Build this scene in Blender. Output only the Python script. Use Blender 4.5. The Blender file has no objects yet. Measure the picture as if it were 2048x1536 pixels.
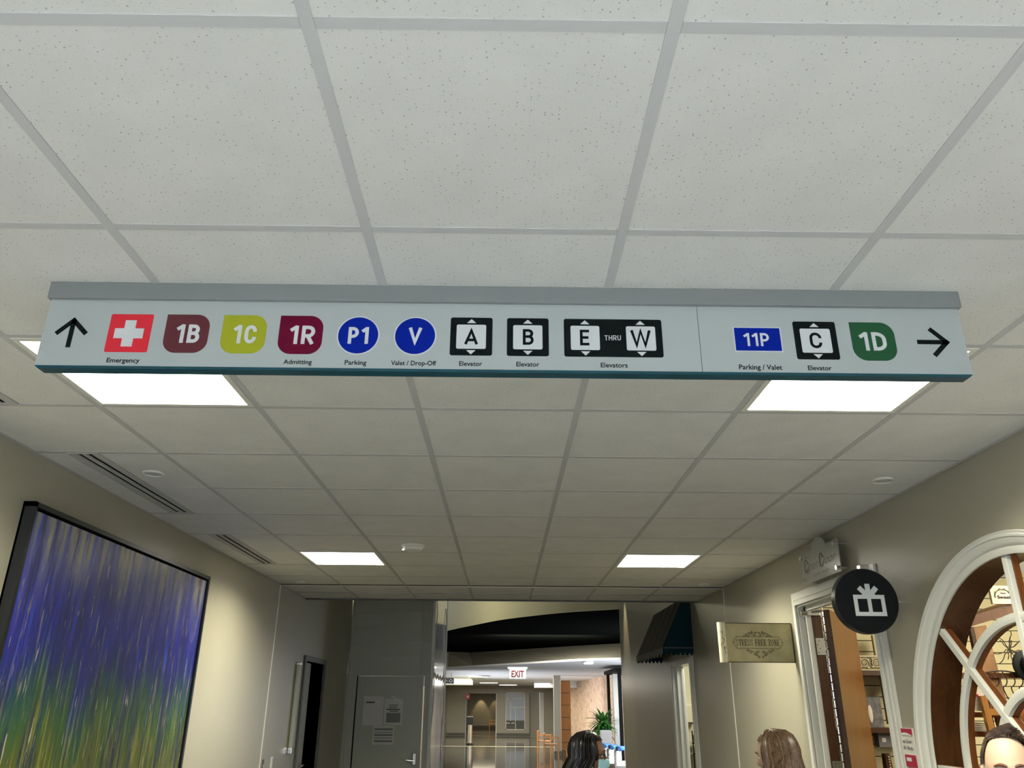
import bpy, bmesh, math, random
from mathutils import Vector, Matrix
random.seed(7)
PI = math.pi
sc = bpy.context.scene
col = sc.collection

# ------------------------------------------------------------------ camera
H = 1.74                       # camera height
C = 2.782                      # corridor ceiling height
cam_d = bpy.data.cameras.new('camera'); cam = bpy.data.objects.new('camera', cam_d); col.objects.link(cam)
cam_d.sensor_width = 36; cam_d.lens = 27.446; cam_d.clip_start = 0.02; cam_d.clip_end = 300
pitch, yaw, roll = 0.389443, 0.0074619, 0.0071813
f = Vector((math.sin(yaw)*math.cos(pitch), math.cos(yaw)*math.cos(pitch), math.sin(pitch)))
r = Vector((math.cos(yaw), -math.sin(yaw), 0)); u = r.cross(f)
r2 = math.cos(roll)*r + math.sin(roll)*u; u2 = -math.sin(roll)*r + math.cos(roll)*u
cam.matrix_world = Matrix(((r2.x, u2.x, -f.x, 0), (r2.y, u2.y, -f.y, 0), (r2.z, u2.z, -f.z, H), (0, 0, 0, 1)))
sc.camera = cam
# ------------------------------------------------------------------ view, world
vs = sc.view_settings
sc.display_settings.display_device = 'sRGB'
vs.view_transform = 'Standard'; vs.look = 'None'; vs.gamma = 1; vs.exposure = 0.0; vs.use_curve_mapping = False
w = bpy.data.worlds.new('world'); sc.world = w; w.use_nodes = True
bg = w.node_tree.nodes['Background']; bg.inputs[0].default_value = (0.75, 0.85, 1.0, 1); bg.inputs[1].default_value = 1.6
sc.cycles.max_bounces = 10; sc.cycles.diffuse_bounces = 5; sc.cycles.glossy_bounces = 4; sc.cycles.transmission_bounces = 6
sc.cycles.sample_clamp_indirect = 4.0; sc.cycles.caustics_reflective = False; sc.cycles.caustics_refractive = False

def area(name, loc, aim, sx, sy, power, color=(1, 1, 1), spread=PI):
    d = bpy.data.lights.new(name, 'AREA'); d.shape = 'RECTANGLE'; d.size = sx; d.size_y = sy
    d.energy = power; d.color = color; d.spread = spread
    o = bpy.data.objects.new(name, d); col.objects.link(o)
    o.location = loc; o.rotation_euler = (Vector(aim)).to_track_quat('-Z', 'Y').to_euler()
    return o
def spot(name, loc, aim, power, angle, color=(1, .85, .6), blend=.6, rad=.03):
    d = bpy.data.lights.new(name, 'SPOT'); d.energy = power; d.spot_size = angle; d.spot_blend = blend; d.color = color
    d.shadow_soft_size = rad
    o = bpy.data.objects.new(name, d); col.objects.link(o)
    o.location = loc; o.rotation_euler = Vector(aim).to_track_quat('-Z', 'Y').to_euler()
    return o
TROFFER_EMIT = 7.0
TROFFER_W = 51.0
WARM = (1.0, 0.94, 0.76)
area('rear_fill_light', (0, -2.45, 1.40), (0, 1, 0.10), 3.9, 2.2, 22, (0.84, 0.91, 1.0))  # added lamp behind the camera, fills the near corridor with cool light
area('near_ceiling_fill', (0, -1.15, 2.72), (0, 0, -1), 2.6, 1.7, 860, (.80, .88, 1.0), math.radians(70))  # added unseen lamp; bounces off the floor patch onto the near ceiling
area('shop_light', (4.2, 4.6, 2.70), (0, 0.25, -1), 2.0, 2.6, 130, (1, .90, .66))
area('side_room_light', (3.0, 9.7, 2.70), (0, 0, -1), 1.0, 1.2, 42, (1, .97, .82))
area('lobby_window_light', (4.7, 21.0, 1.7), (-1, .25, 0.1), 8.0, 2.6, 500, (0.88, 0.94, 1.0))
area('lobby_left_fill', (-3.3, 34.0, 1.3), (1, .05, .0), 12.0, 1.6, 560, (.90, .95, 1.0), math.radians(100))  # added fill for the textured wall, no window on this side
area('band_fill_light', (1.0, 20.3, 2.95), (0, 1, .02), 2.4, .3, 120, (1, .95, .8))  # added lamp that brightens the beige bulkhead band
area('lobby_far_light', (0.0, 40.0, 2.70), (0, 0, -1), 4.5, 14.0, 1000, (1, .95, .80))
area('far_room_light', (-1.3, 58.0, 2.60), (0, 0, -1), 2.5, 8.0, 170, (1, .85, .6))
cv_ = spot('cove_light', (-1.62, 16.2, 3.82), (.1, .6, .1), 34, math.radians(178), (1, .93, .62), .3, .12); cv_.data.type = 'POINT'

# ------------------------------------------------------------------ materials
def mat(name, color, rough=.6, metal=0, spec=.5, emit=None, estr=0, alpha=1, trans=0, ior=1.45, noise=0, nscale=8, bump=0, bscale=60, coat=0):
    m = bpy.data.materials.new(name); m.use_nodes = True
    nt = m.node_tree; b = nt.nodes['Principled BSDF']
    b.inputs['Base Color'].default_value = (*color, 1); b.inputs['Roughness'].default_value = rough
    b.inputs['Metallic'].default_value = metal; b.inputs['Specular IOR Level'].default_value = spec
    b.inputs['IOR'].default_value = ior
    if coat: b.inputs['Coat Weight'].default_value = coat
    if trans: b.inputs['Transmission Weight'].default_value = trans
    if emit: b.inputs['Emission Color'].default_value = (*emit, 1); b.inputs['Emission Strength'].default_value = estr
    tc = None
    if noise or bump:
        tc = nt.nodes.new('ShaderNodeTexCoord')
    if noise:
        n = nt.nodes.new('ShaderNodeTexNoise'); n.inputs['Scale'].default_value = nscale; n.inputs['Detail'].default_value = 5
        nt.links.new(tc.outputs['Object'], n.inputs['Vector'])
        mr = nt.nodes.new('ShaderNodeMapRange'); mr.inputs['From Min'].default_value = .3; mr.inputs['From Max'].default_value = .7
        mr.inputs['To Min'].default_value = 1-noise; mr.inputs['To Max'].default_value = 1+noise
        nt.links.new(n.outputs['Fac'], mr.inputs['Value'])
        mx = nt.nodes.new('ShaderNodeVectorMath'); mx.operation = 'SCALE'; mx.inputs[0].default_value = color
        nt.links.new(mr.outputs['Result'], mx.inputs['Scale']); nt.links.new(mx.outputs['Vector'], b.inputs['Base Color'])
    if bump:
        n = nt.nodes.new('ShaderNodeTexNoise'); n.inputs['Scale'].default_value = bscale; n.inputs['Detail'].default_value = 6
        nt.links.new(tc.outputs['Object'], n.inputs['Vector'])
        bp = nt.nodes.new('ShaderNodeBump'); bp.inputs['Strength'].default_value = bump; bp.inputs['Distance'].default_value = .01
        nt.links.new(n.outputs['Fac'], bp.inputs['Height']); nt.links.new(bp.outputs['Normal'], b.inputs['Normal'])
    return m
def ramp(nt, fac, stops):
    cr = nt.nodes.new('ShaderNodeValToRGB'); e = cr.color_ramp.elements
    while len(e) < len(stops): e.new(.5)
    for i, (p, c) in enumerate(stops): e[i].position = p; e[i].color = (*c, 1)
    nt.links.new(fac, cr.inputs[0]); return cr.outputs[0]
def tex(nt, kind, vec, scale, **kw):
    n = nt.nodes.new(kind); n.inputs['Scale'].default_value = scale
    for k, v in kw.items(): n.inputs[k].default_value = v
    if vec is not None: nt.links.new(vec, n.inputs['Vector'])
    return n
def mapping(nt, vec, scale=(1, 1, 1), loc=(0, 0, 0)):
    n = nt.nodes.new('ShaderNodeMapping'); n.inputs['Scale'].default_value = scale; n.inputs['Location'].default_value = loc
    nt.links.new(vec, n.inputs['Vector']); return n.outputs[0]
def math_node(nt, op, a, b=None):
    n = nt.nodes.new('ShaderNodeMath'); n.operation = op
    for i, x in enumerate((a, b)):
        if x is None: continue
        if isinstance(x, (int, float)): n.inputs[i].default_value = x
        else: nt.links.new(x, n.inputs[i])
    return n.outputs[0]
def mixc(nt, fac, a, b):
    n = nt.nodes.new('ShaderNodeMix'); n.data_type = 'RGBA'
    for sock, x in ((n.inputs[0], fac), (n.inputs[6], a), (n.inputs[7], b)):
        if isinstance(x, tuple): sock.default_value = (*x, 1)
        elif isinstance(x, (int, float)): sock.default_value = x
        else: nt.links.new(x, sock)
    return n.outputs[2]

M = {}
M['wall'] = mat('greige_wall_paint', (.36, .34, .27), .30, bump=.10, bscale=30, noise=.03, nscale=3)
M['tee'] = mat('grid_white_metal', (.52, .52, .525), .6, spec=.2)
M['white'] = mat('white_paint', (.80, .80, .76), .35)
M['white_gloss'] = mat('white_trim_gloss', (.74, .75, .72), .25)
M['cream'] = mat('cream_plaster', (.72, .68, .48), .6)
M['lobbyceil'] = mat('lobby_ceiling_paint', (.78, .80, .84), .6)
M['nearblack'] = mat('near_black_matte', (.004, .0045, .004), .95, spec=0)
M['band'] = mat('beige_band', (.50, .48, .38), .6)
M['black'] = mat('black_satin', (.008, .009, .010), .35)
M['blackmat'] = mat('black_matte', (.004, .005, .005), .6, spec=.12)
M['slotdark'] = mat('slot_void', (.004, .004, .0035), .9, spec=.03)
M['chrome'] = mat('chrome', (.75, .75, .74), .16, 1)
M['steel'] = mat('brushed_steel', (.52, .52, .50), .35, 1)
M['greydoorframe'] = mat('grey_metal_frame', (.09, .09, .088), .5, spec=.2)
M['greydoor'] = mat('taupe_door', (.30, .28, .22), .4)
M['partition'] = mat('pale_partition_panel', (.42, .43, .36), .3, bump=.05, bscale=6)
M['plastic'] = mat('shiny_plastic_sheet', (.70, .70, .69), .16, bump=.22, bscale=2.2, coat=.5)
M['paper'] = mat('paper', (.60, .60, .56), .3)
M['ink'] = mat('ink', (.08, .08, .07), .6)
M['greyink'] = mat('grey_ink', (.22, .22, .24), .6)
M['teal'] = mat('teal_edge', (.003, .024, .032), .4, spec=.2)
M['tealfab'] = mat('teal_canvas', (.003, .020, .028), .9, spec=.1)
M['greyfab'] = mat('grey_canvas', (.028, .028, .025), .8, noise=.2, nscale=20)
M['lightfab'] = mat('light_grey_canvas', (.15, .145, .12), .8)
M['signface'] = mat('sign_face_aluminium', (.39, .43, .425), .5, 0, spec=.25)
M['signhead'] = mat('sign_header_grey', (.145, .155, .152), .5, spec=.25)
M['vinylblack'] = mat('vinyl_black', (.002, .003, .003), .55, spec=.03)
M['vinylwhite'] = mat('vinyl_white', (.68, .71, .73), .55, spec=.03)
M['red'] = mat('vinyl_red', (.36, .018, .026), .55, spec=.03)
M['brown'] = mat('vinyl_brown', (.046, .012, .014), .55, spec=.03)
M['lime'] = mat('vinyl_lime', (.215, .225, .015), .55, spec=.03)
M['maroon'] = mat('vinyl_maroon', (.048, .0015, .009), .55, spec=.03)
M['blue'] = mat('vinyl_blue', (.0006, .0055, .105), .55, spec=.03)
M['green'] = mat('vinyl_green', (.008, .034, .014), .55, spec=.03)
M['gold'] = mat('parchment_board', (.42, .37, .20), .4, noise=.15, nscale=9)
M['goldlight'] = mat('parchment_roll', (.62, .58, .42), .35)
M['goldink'] = mat('parchment_ink', (.09, .065, .03), .5)
M['redplac'] = mat('placard_red', (.40, .02, .06), .35)
M['slat'] = mat('cream_slatwall', (.72, .66, .42), .5)
M['bluecush'] = mat('blue_upholstery', (.05, .18, .42), .7)
M['whitecush'] = mat('white_upholstery', (.75, .72, .68), .8)
M['greycush'] = mat('grey_upholstery', (.33, .33, .33), .8)
M['leaf'] = mat('leaf_green', (.03, .16, .03), .4)
M['leaflight'] = mat('leaf_green_light', (.12, .33, .06), .4)
M['pot'] = mat('plant_pot', (.10, .08, .06), .4)
M['skin'] = mat('skin_light', (.47, .315, .235), .55)
M['skindark'] = mat('skin_brown', (.16, .075, .045), .45)
M['hairbrown'] = mat('brown_hair', (.055, .032, .020), .35, noise=.5, nscale=60)
M['hairlight'] = mat('light_brown_hair', (.095, .058, .032), .32, noise=.6, nscale=70)
M['hairblack'] = mat('black_hair', (.006, .005, .005), .25)
M['brow'] = mat('eyebrow_hair', (.10, .04, .025), .7)
M['eyew'] = mat('eye_white', (.75, .72, .68), .2)
M['iris'] = mat('iris_dark', (.03, .02, .012), .2)
M['lip'] = mat('lips', (.45, .17, .14), .4)
M['mask'] = mat('face_mask_blue', (.30, .58, .66), .7)
M['shirt1'] = mat('navy_shirt', (.02, .03, .07), .8)
M['shirt2'] = mat('cream_print_top', (.66, .60, .34), .8, noise=.25, nscale=40)
M['shirt3'] = mat('black_top', (.02, .02, .022), .8)
M['pants'] = mat('dark_trousers', (.03, .032, .045), .85)
M['shoe'] = mat('black_shoe', (.012, .012, .012), .4)
M['twig'] = mat('dark_twig_wire', (.05, .035, .02), .6)
M['hat'] = mat('black_felt', (.008, .012, .015), .7)
M['strap'] = mat('tan_leather', (.42, .22, .10), .6, noise=.15, nscale=20)
M['card'] = mat('white_card', (.80, .74, .68), .5)
M['pink'] = mat('pink_petal', (.75, .12, .16), .6)
M['yellow'] = mat('yellow_petal', (.60, .55, .05), .6)
M['carved'] = mat('whitewashed_carving', (.62, .56, .40), .7)
M['carvedark'] = mat('carving_dark_back', (.25, .21, .13), .8)  # darker tone for the back board of the carved panels
M['greybox'] = mat('grey_box', (.10, .10, .095), .6)
M['lampglow'] = mat('lamp_glow', (1, 1, 1), .5, emit=(1, .96, .86), estr=5)
M['dayglow'] = mat('daylit_glass', (.9, .9, .9), .2, emit=(.92, .96, 1), estr=1.5)
M['bluepane'] = mat('frosted_blue_pane', (.40, .47, .58), .25)
M['diffuser'] = mat('lit_diffuser', (1, 1, .97), .5, emit=(1, .965, .84), estr=TROFFER_EMIT)
M['brass'] = mat('hinge_metal', (.42, .42, .40), .35, 1)
M['glass'] = mat('frosted_acrylic', (.80, .82, .78), .22, trans=.55, ior=1.3)
M['etch'] = mat('etched_lettering', (.10, .10, .08), .5)
M['exitred'] = mat('exit_lettering', (.30, .03, .03), .4)
M['baseb'] = mat('grey_baseboard', (.10, .10, .09), .5)

def tile_material():
    m = mat('perforated_ceiling_tile', (.80, .80, .79), .85); nt = m.node_tree; b = nt.nodes['Principled BSDF']
    tc = nt.nodes.new('ShaderNodeTexCoord'); oi = nt.nodes.new('ShaderNodeObjectInfo')
    add = nt.nodes.new('ShaderNodeVectorMath'); add.operation = 'ADD'
    sc3 = nt.nodes.new('ShaderNodeVectorMath'); sc3.operation = 'SCALE'; sc3.inputs[0].default_value = (13, 7, 0)
    nt.links.new(oi.outputs['Random'], sc3.inputs['Scale']); nt.links.new(tc.outputs['Object'], add.inputs[0]); nt.links.new(sc3.outputs[0], add.inputs[1])
    v = add.outputs[0]
    def dots(scale, thr):
        vo = tex(nt, 'ShaderNodeTexVoronoi', v, scale); vo.voronoi_dimensions = '2D'
        sep = nt.nodes.new('ShaderNodeSeparateColor'); nt.links.new(vo.outputs['Color'], sep.inputs[0])
        t = math_node(nt, 'MULTIPLY', math_node(nt, 'POWER', sep.outputs[0], 1.5), thr)
        return math_node(nt, 'MAXIMUM', math_node(nt, 'MULTIPLY', math_node(nt, 'SUBTRACT', t, vo.outputs['Distance']), 14), 0)
    d = math_node(nt, 'MINIMUM', math_node(nt, 'ADD', dots(74, .165), dots(125, .12)), 1)
    nz = tex(nt, 'ShaderNodeTexNoise', v, 5, Detail=4)
    base = ramp(nt, nz.outputs['Fac'], [(.3, (.735, .735, .728)), (.7, (.80, .80, .795))])
    nt.links.new(mixc(nt, d, base, (.30, .30, .295)), b.inputs['Base Color'])
    fine = tex(nt, 'ShaderNodeTexNoise', v, 260, Detail=3)
    h = math_node(nt, 'SUBTRACT', math_node(nt, 'MULTIPLY', fine.outputs['Fac'], .06), d)
    bp = nt.nodes.new('ShaderNodeBump'); bp.inputs['Strength'].default_value = .2; bp.inputs['Distance'].default_value = .0015
    nt.links.new(h, bp.inputs['Height']); nt.links.new(bp.outputs[0], b.inputs['Normal'])
    return m
M['tile'] = tile_material()
def wood(name, c1, c2, rough=.35, scale=1.0):
    m = mat(name, c1, rough); nt = m.node_tree; b = nt.nodes['Principled BSDF']
    tc = nt.nodes.new('ShaderNodeTexCoord'); v = mapping(nt, tc.outputs['Object'], (22*scale, 22*scale, 1.6*scale))
    n = tex(nt, 'ShaderNodeTexNoise', v, 1.5, Detail=6, Distortion=1.2)
    nt.links.new(ramp(nt, n.outputs['Fac'], [(.3, c2), (.7, c1)]), b.inputs['Base Color'])
    return m
M['oak'] = wood('oak_door', (.27, .105, .018), (.18, .064, .011), .4)
M['darkwood'] = wood('dark_wood', (.085, .032, .010), (.045, .016, .005), .35)
M['midwood'] = wood('mid_wood', (.20, .065, .018), (.12, .038, .010), .35)
M['orangewood'] = wood('orange_wood_panel', (.55, .25, .06), (.44, .19, .04), .4)
def floor_material():
    m = mat('polished_floor', (.2, .19, .16), .07); nt = m.node_tree; b = nt.nodes['Principled BSDF']
    tc = nt.nodes.new('ShaderNodeTexCoord')
    n = tex(nt, 'ShaderNodeTexNoise', tc.outputs['Object'], 1.2, Detail=8)
    nt.links.new(ramp(nt, n.outputs['Fac'], [(.3, (.042, .040, .033)), (.7, (.072, .068, .056))]), b.inputs['Base Color'])
    n2 = tex(nt, 'ShaderNodeTexNoise', tc.outputs['Object'], 5, Detail=2)
    bp = nt.nodes.new('ShaderNodeBump'); bp.inputs['Strength'].default_value = .04; bp.inputs['Distance'].default_value = .01
    nt.links.new(n2.outputs['Fac'], bp.inputs['Height']); nt.links.new(bp.outputs[0], b.inputs['Normal'])
    return m
M['floor'] = floor_material()
def rough_concrete():
    m = mat('tan_hammered_concrete', (.5, .36, .25), .9); nt = m.node_tree; b = nt.nodes['Principled BSDF']
    tc = nt.nodes.new('ShaderNodeTexCoord'); v = mapping(nt, tc.outputs['Object'], (3, 3, 1))
    n = tex(nt, 'ShaderNodeTexNoise', v, 5, Detail=8, Roughness=.75)
    nt.links.new(ramp(nt, n.outputs['Fac'], [(.38, (.16, .09, .055)), (.5, (.52, .36, .25)), (.7, (.68, .50, .36))]), b.inputs['Base Color'])
    bp = nt.nodes.new('ShaderNodeBump'); bp.inputs['Strength'].default_value = 1; bp.inputs['Distance'].default_value = .04
    nt.links.new(n.outputs['Fac'], bp.inputs['Height']); nt.links.new(bp.outputs[0], b.inputs['Normal'])
    return m
M['tanwall'] = rough_concrete()
def canvas_material():
    m = mat('abstract_painting', (.1, .1, .3), .33); nt = m.node_tree; b = nt.nodes['Principled BSDF']
    tc = nt.nodes.new('ShaderNodeTexCoord'); O = tc.outputs['Object']      # local: y along wall, z height
    sep = nt.nodes.new('ShaderNodeSeparateXYZ'); nt.links.new(O, sep.inputs[0]); z = sep.outputs[2]
    edge = tex(nt, 'ShaderNodeTexNoise', mapping(nt, O, (0, 7, .6)), 1.6, Detail=6)
    zz = math_node(nt, 'ADD', z, math_node(nt, 'MULTIPLY', math_node(nt, 'SUBTRACT', edge.outputs['Fac'], .5), .9))
    t = math_node(nt, 'MULTIPLY', math_node(nt, 'SUBTRACT', zz, .65), 1/1.9)
    base = ramp(nt, t, [(.20, (.16, .13, .015)), (.40, (.085, .11, .015)), (.50, (.03, .10, .03)), (.58, (.012, .07, .07)),
                        (.66, (.010, .020, .17)), (.76, (.022, .022, .26)), (.86, (.07, .07, .30)), (.93, (.16, .17, .30)), (.985, (.34, .32, .26))])
    def layer(c, sc_, loc, base_scale, lo, hi, colr, amt=1.0, det=7):
        n_ = tex(nt, 'ShaderNodeTexNoise', mapping(nt, O, sc_, loc), base_scale, Detail=det, Roughness=.62)
        return mixc(nt, ramp(nt, n_.outputs['Fac'], [(lo, (0, 0, 0)), (hi, (amt, amt, amt))]), c, colr), n_
    c, _ = layer(base, (0, 9, .9), (0, 0, 0), 1.8, .48, .60, mixc(nt, t, (.02, .04, .008), (.012, .012, .13)), .9)
    c, _ = layer(c, (0, 20, 1.1), (0, 7, 3), 2.0, .54, .62, mixc(nt, ramp(nt, t, [(.5, (0, 0, 0)), (.7, (1, 1, 1))]), (.22, .24, .03), (.03, .06, .50)), .9)
    c, _ = layer(c, (0, 17, 2.0), (0, 3, 5), 1.7, .59, .645, mixc(nt, t, (.20, .19, .03), (.34, .31, .26)), .75, 10)
    c, s2 = layer(c, (0, 30, 3.4), (0, 5, 1), 1.5, .625, .655, (.55, .53, .42), .85, 12)
    nt.links.new(c, b.inputs['Base Color'])
    bp = nt.nodes.new('ShaderNodeBump'); bp.inputs['Strength'].default_value = .8; bp.inputs['Distance'].default_value = .006
    nt.links.new(s2.outputs['Fac'], bp.inputs['Height']); nt.links.new(bp.outputs[0], b.inputs['Normal'])
    return m
M['canvas'] = canvas_material()

# ------------------------------------------------------------------ helpers
def bm_box(bm, x0, x1, y0, y1, z0, z1):
    vs_ = [bm.verts.new(p) for p in ((x0, y0, z0), (x1, y0, z0), (x1, y1, z0), (x0, y1, z0), (x0, y0, z1), (x1, y0, z1), (x1, y1, z1), (x0, y1, z1))]
    for q in ((0, 3, 2, 1), (4, 5, 6, 7), (0, 1, 5, 4), (1, 2, 6, 5), (2, 3, 7, 6), (3, 0, 4, 7)): bm.faces.new([vs_[i] for i in q])
def box(*a):
    bm = bmesh.new()
    if len(a) == 6 and not isinstance(a[0], (tuple, list)): a = [a]
    for t in a: bm_box(bm, *t)
    return bm
def frame_of(axis):
    a = Vector(axis).normalized(); h = Vector((0, 0, 1)) if abs(a.z) < .9 else Vector((1, 0, 0))
    x = a.cross(h).normalized(); return x, a.cross(x).normalized()
def bm_cyl(bm, p0, p1, r0, r1=None, n=16, cap=True):
    p0, p1 = Vector(p0), Vector(p1); r1 = r0 if r1 is None else r1
    x, y = frame_of(p1-p0)
    A = [bm.verts.new(p0+(x*math.cos(2*PI*i/n)+y*math.sin(2*PI*i/n))*r0) for i in range(n)]
    B = [bm.verts.new(p1+(x*math.cos(2*PI*i/n)+y*math.sin(2*PI*i/n))*r1) for i in range(n)]
    for i in range(n): bm.faces.new((A[i], A[(i+1) % n], B[(i+1) % n], B[i]))
    if cap: bm.faces.new(A[::-1]); bm.faces.new(B)
def cyl(*a, **k):
    bm = bmesh.new(); bm_cyl(bm, *a, **k); return bm
def bm_tube(bm, pts, rad, n=6):
    pts = [Vector(p) for p in pts]; rings = []
    if not isinstance(rad, (list, tuple)): rad = [rad]*len(pts)
    x = None
    for i, p in enumerate(pts):
        t = (pts[min(i+1, len(pts)-1)]-pts[max(i-1, 0)])
        if t.length < 1e-6: t = Vector((0, 0, 1))
        t.normalize()
        if x is None: x, y = frame_of(t)
        else:
            x = (x-t*x.dot(t))
            if x.length < 1e-4: x, y = frame_of(t)
            x.normalize(); y = t.cross(x)
        rings.append([bm.verts.new(p+(x*math.cos(2*PI*k/n)+y*math.sin(2*PI*k/n))*rad[i]) for k in range(n)])
    for a, b in zip(rings, rings[1:]):
        for k in range(n): bm.faces.new((a[k], a[(k+1) % n], b[(k+1) % n], b[k]))
    bm.faces.new(rings[0][::-1]); bm.faces.new(rings[-1])
def bm_prism(bm, pts, d):
    """pts: planar loop of 3D points, extruded by vector d"""
    d = Vector(d); A = [bm.verts.new(Vector(p)) for p in pts]; B = [bm.verts.new(Vector(p)+d) for p in pts]; n = len(pts)
    bm.faces.new(A); bm.faces.new(B[::-1])
    for i in range(n): bm.faces.new((A[(i+1) % n], A[i], B[i], B[(i+1) % n]))
def prism(pts, d):
    bm = bmesh.new(); bm_prism(bm, pts, d); return bm
def bm_sphere(bm, c, rx, ry=None, rz=None, seg=20, rings=12):
    ry = ry or rx; rz = rz or rx
    res = bmesh.ops.create_uvsphere(bm, u_segments=seg, v_segments=rings, radius=1)
    bmesh.ops.transform(bm, matrix=Matrix.Translation(c) @ Matrix.Diagonal((rx, ry, rz, 1)), verts=res['verts'])
    return res['verts']
def worldloc(o):
    v = Vector((0, 0, 0))
    while o is not None: v += o.location; o = o.parent
    return v
def obj(name, bm, m, parent=None, local=False, smooth=False, bevel=0, label=None, kind=None):
    bmesh.ops.recalc_face_normals(bm, faces=bm.faces)
    if bevel: bmesh.ops.bevel(bm, geom=[e for e in bm.edges if e.calc_face_angle(0) > .6], offset=bevel, segments=2, affect='EDGES', profile=.6)
    if parent is not None and not local: bmesh.ops.translate(bm, vec=-worldloc(parent), verts=bm.verts)
    me = bpy.data.meshes.new(name); bm.to_mesh(me); bm.free()
    o = bpy.data.objects.new(name, me); col.objects.link(o)
    me.materials.append(M[m] if isinstance(m, str) else m)
    if smooth:
        for p in me.polygons: p.use_smooth = True
        try: me.set_sharp_from_angle(angle=math.radians(38))
        except Exception: pass
    if parent is not None: o.parent = parent
    if label: o['label'] = label
    if kind: o['kind'] = kind
    return o
def struct(name, bm, m, **k):
    o = obj(name, bm, m, **k); o['kind'] = 'structure'; return o
def thing(name, label, cat, loc=(0, 0, 0), rz=0, group=None):
    o = bpy.data.objects.new(name, None); col.objects.link(o); o.empty_display_size = .1
    o.location = loc; o.rotation_euler = (0, 0, rz); o['label'] = label; o['category'] = cat
    if group: o['group'] = group
    return o
def tag(o, label, cat, group=None):
    o['label'] = label; o['category'] = cat
    if group: o['group'] = group
    return o
def dup(o, loc=None, rz=None, label=None, group=None, parent=None):
    c = o.copy(); col.objects.link(c); c.parent = parent
    if loc is not None: c.location = loc
    if rz is not None: c.rotation_euler = (0, 0, rz)
    if label: c['label'] = label
    if group: c['group'] = group
    for ch in list(o.children): dup(ch, parent=c)
    return c
def recenter(o, loc):
    """give a single mesh its origin at loc"""
    o.data.transform(Matrix.Translation(-Vector(loc))); o.location = loc

# text as flat extruded mesh
def text_bm(s, bold=0.0, extrude=.0, shear=0):
    cu = bpy.data.curves.new('t', 'FONT'); cu.body = s; cu.size = 1; cu.offset = bold; cu.resolution_u = 3; cu.shear = shear
    o = bpy.data.objects.new('t', cu); col.objects.link(o)
    dg = bpy.context.evaluated_depsgraph_get(); me = bpy.data.meshes.new_from_object(o.evaluated_get(dg))
    bm = bmesh.new(); bm.from_mesh(me)
    bpy.data.objects.remove(o); bpy.data.meshes.remove(me); bpy.data.curves.remove(cu)
    return bm
_cap = {}
def fit_text(s, x0, x1, base, cap, bold=.01, shear=0, thick=.0006):
    """text in the x/z plane, baseline at z=base, capitals cap high, spanning x0..x1; origin y=0, facing -y"""
    key = (bold, shear)
    if key not in _cap:
        b = text_bm('E', bold); _cap[key] = (min(v.co.y for v in b.verts), max(v.co.y for v in b.verts)); b.free()
    bm = text_bm(s, bold, shear=shear)
    xs = [v.co.x for v in bm.verts]; a, b_ = min(xs), max(xs); c0, c1 = _cap[key]
    kx = (x1-x0)/(b_-a); kz = cap/(c1-c0)
    for v in bm.verts: v.co = Vector((x0+(v.co.x-a)*kx, 0, base+(v.co.y-c0)*kz))
    r_ = bmesh.ops.extrude_face_region(bm, geom=list(bm.faces))
    bmesh.ops.translate(bm, vec=(0, thick, 0), verts=[g for g in r_['geom'] if isinstance(g, bmesh.types.BMVert)])
    return bm
def move(bm, v):
    bmesh.ops.translate(bm, vec=v, verts=bm.verts); return bm
def xf(bm, m):
    bmesh.ops.transform(bm, matrix=m, verts=bm.verts); return bm

XL, XR = -2.14, 2.09
YE = 8.69
gx = [-1.556+.6096*i for i in range(6)]
def gy(j): return .9727+.6096*j

# ------------------------------------------------------------------ structure: floor
fl = struct('floor', box(-8, 8, -5, 72, -.1, 0), 'floor')
struct('floor_bounce_patch', box(XL, XR, -2.6, -.15, 0, .006), 'white', label='added pale patch behind the viewer that bounces light upward')  # unseen reflector added under the lamp to lift the near ceiling
for k, yy in enumerate((38.2, 50.6)):
    obj('floor_inlay_strip', box(-3.4, 3.4, yy, yy+.12, 0, .002), 'cream', fl, label='pale strip set in the floor')

# walls ------------------------------------------------------------
# left wall with a doorway (Y 8.92..9.84)
DL0, DL1, DLH = 8.93, 9.86, 2.16
wl = struct('wall_left', box((XL-.14, XL, -5, DL0, 0, 4.2), (XL-.14, XL, DL1, 13.9, 0, 4.2), (XL-.14, XL, DL0, DL1, DLH, 4.2)), 'wall')
obj('wall_joint_strip', box(XL, XL+.004, 7.642, 7.662, 0, C), 'white', wl, label='pale vertical joint strip')
struct('baseboard_left', box((XL, XL+.012, -5, DL0-.06, 0, .1), (XL, XL+.012, DL1+.06, 11.38, 0, .1)), 'baseb')
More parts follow.
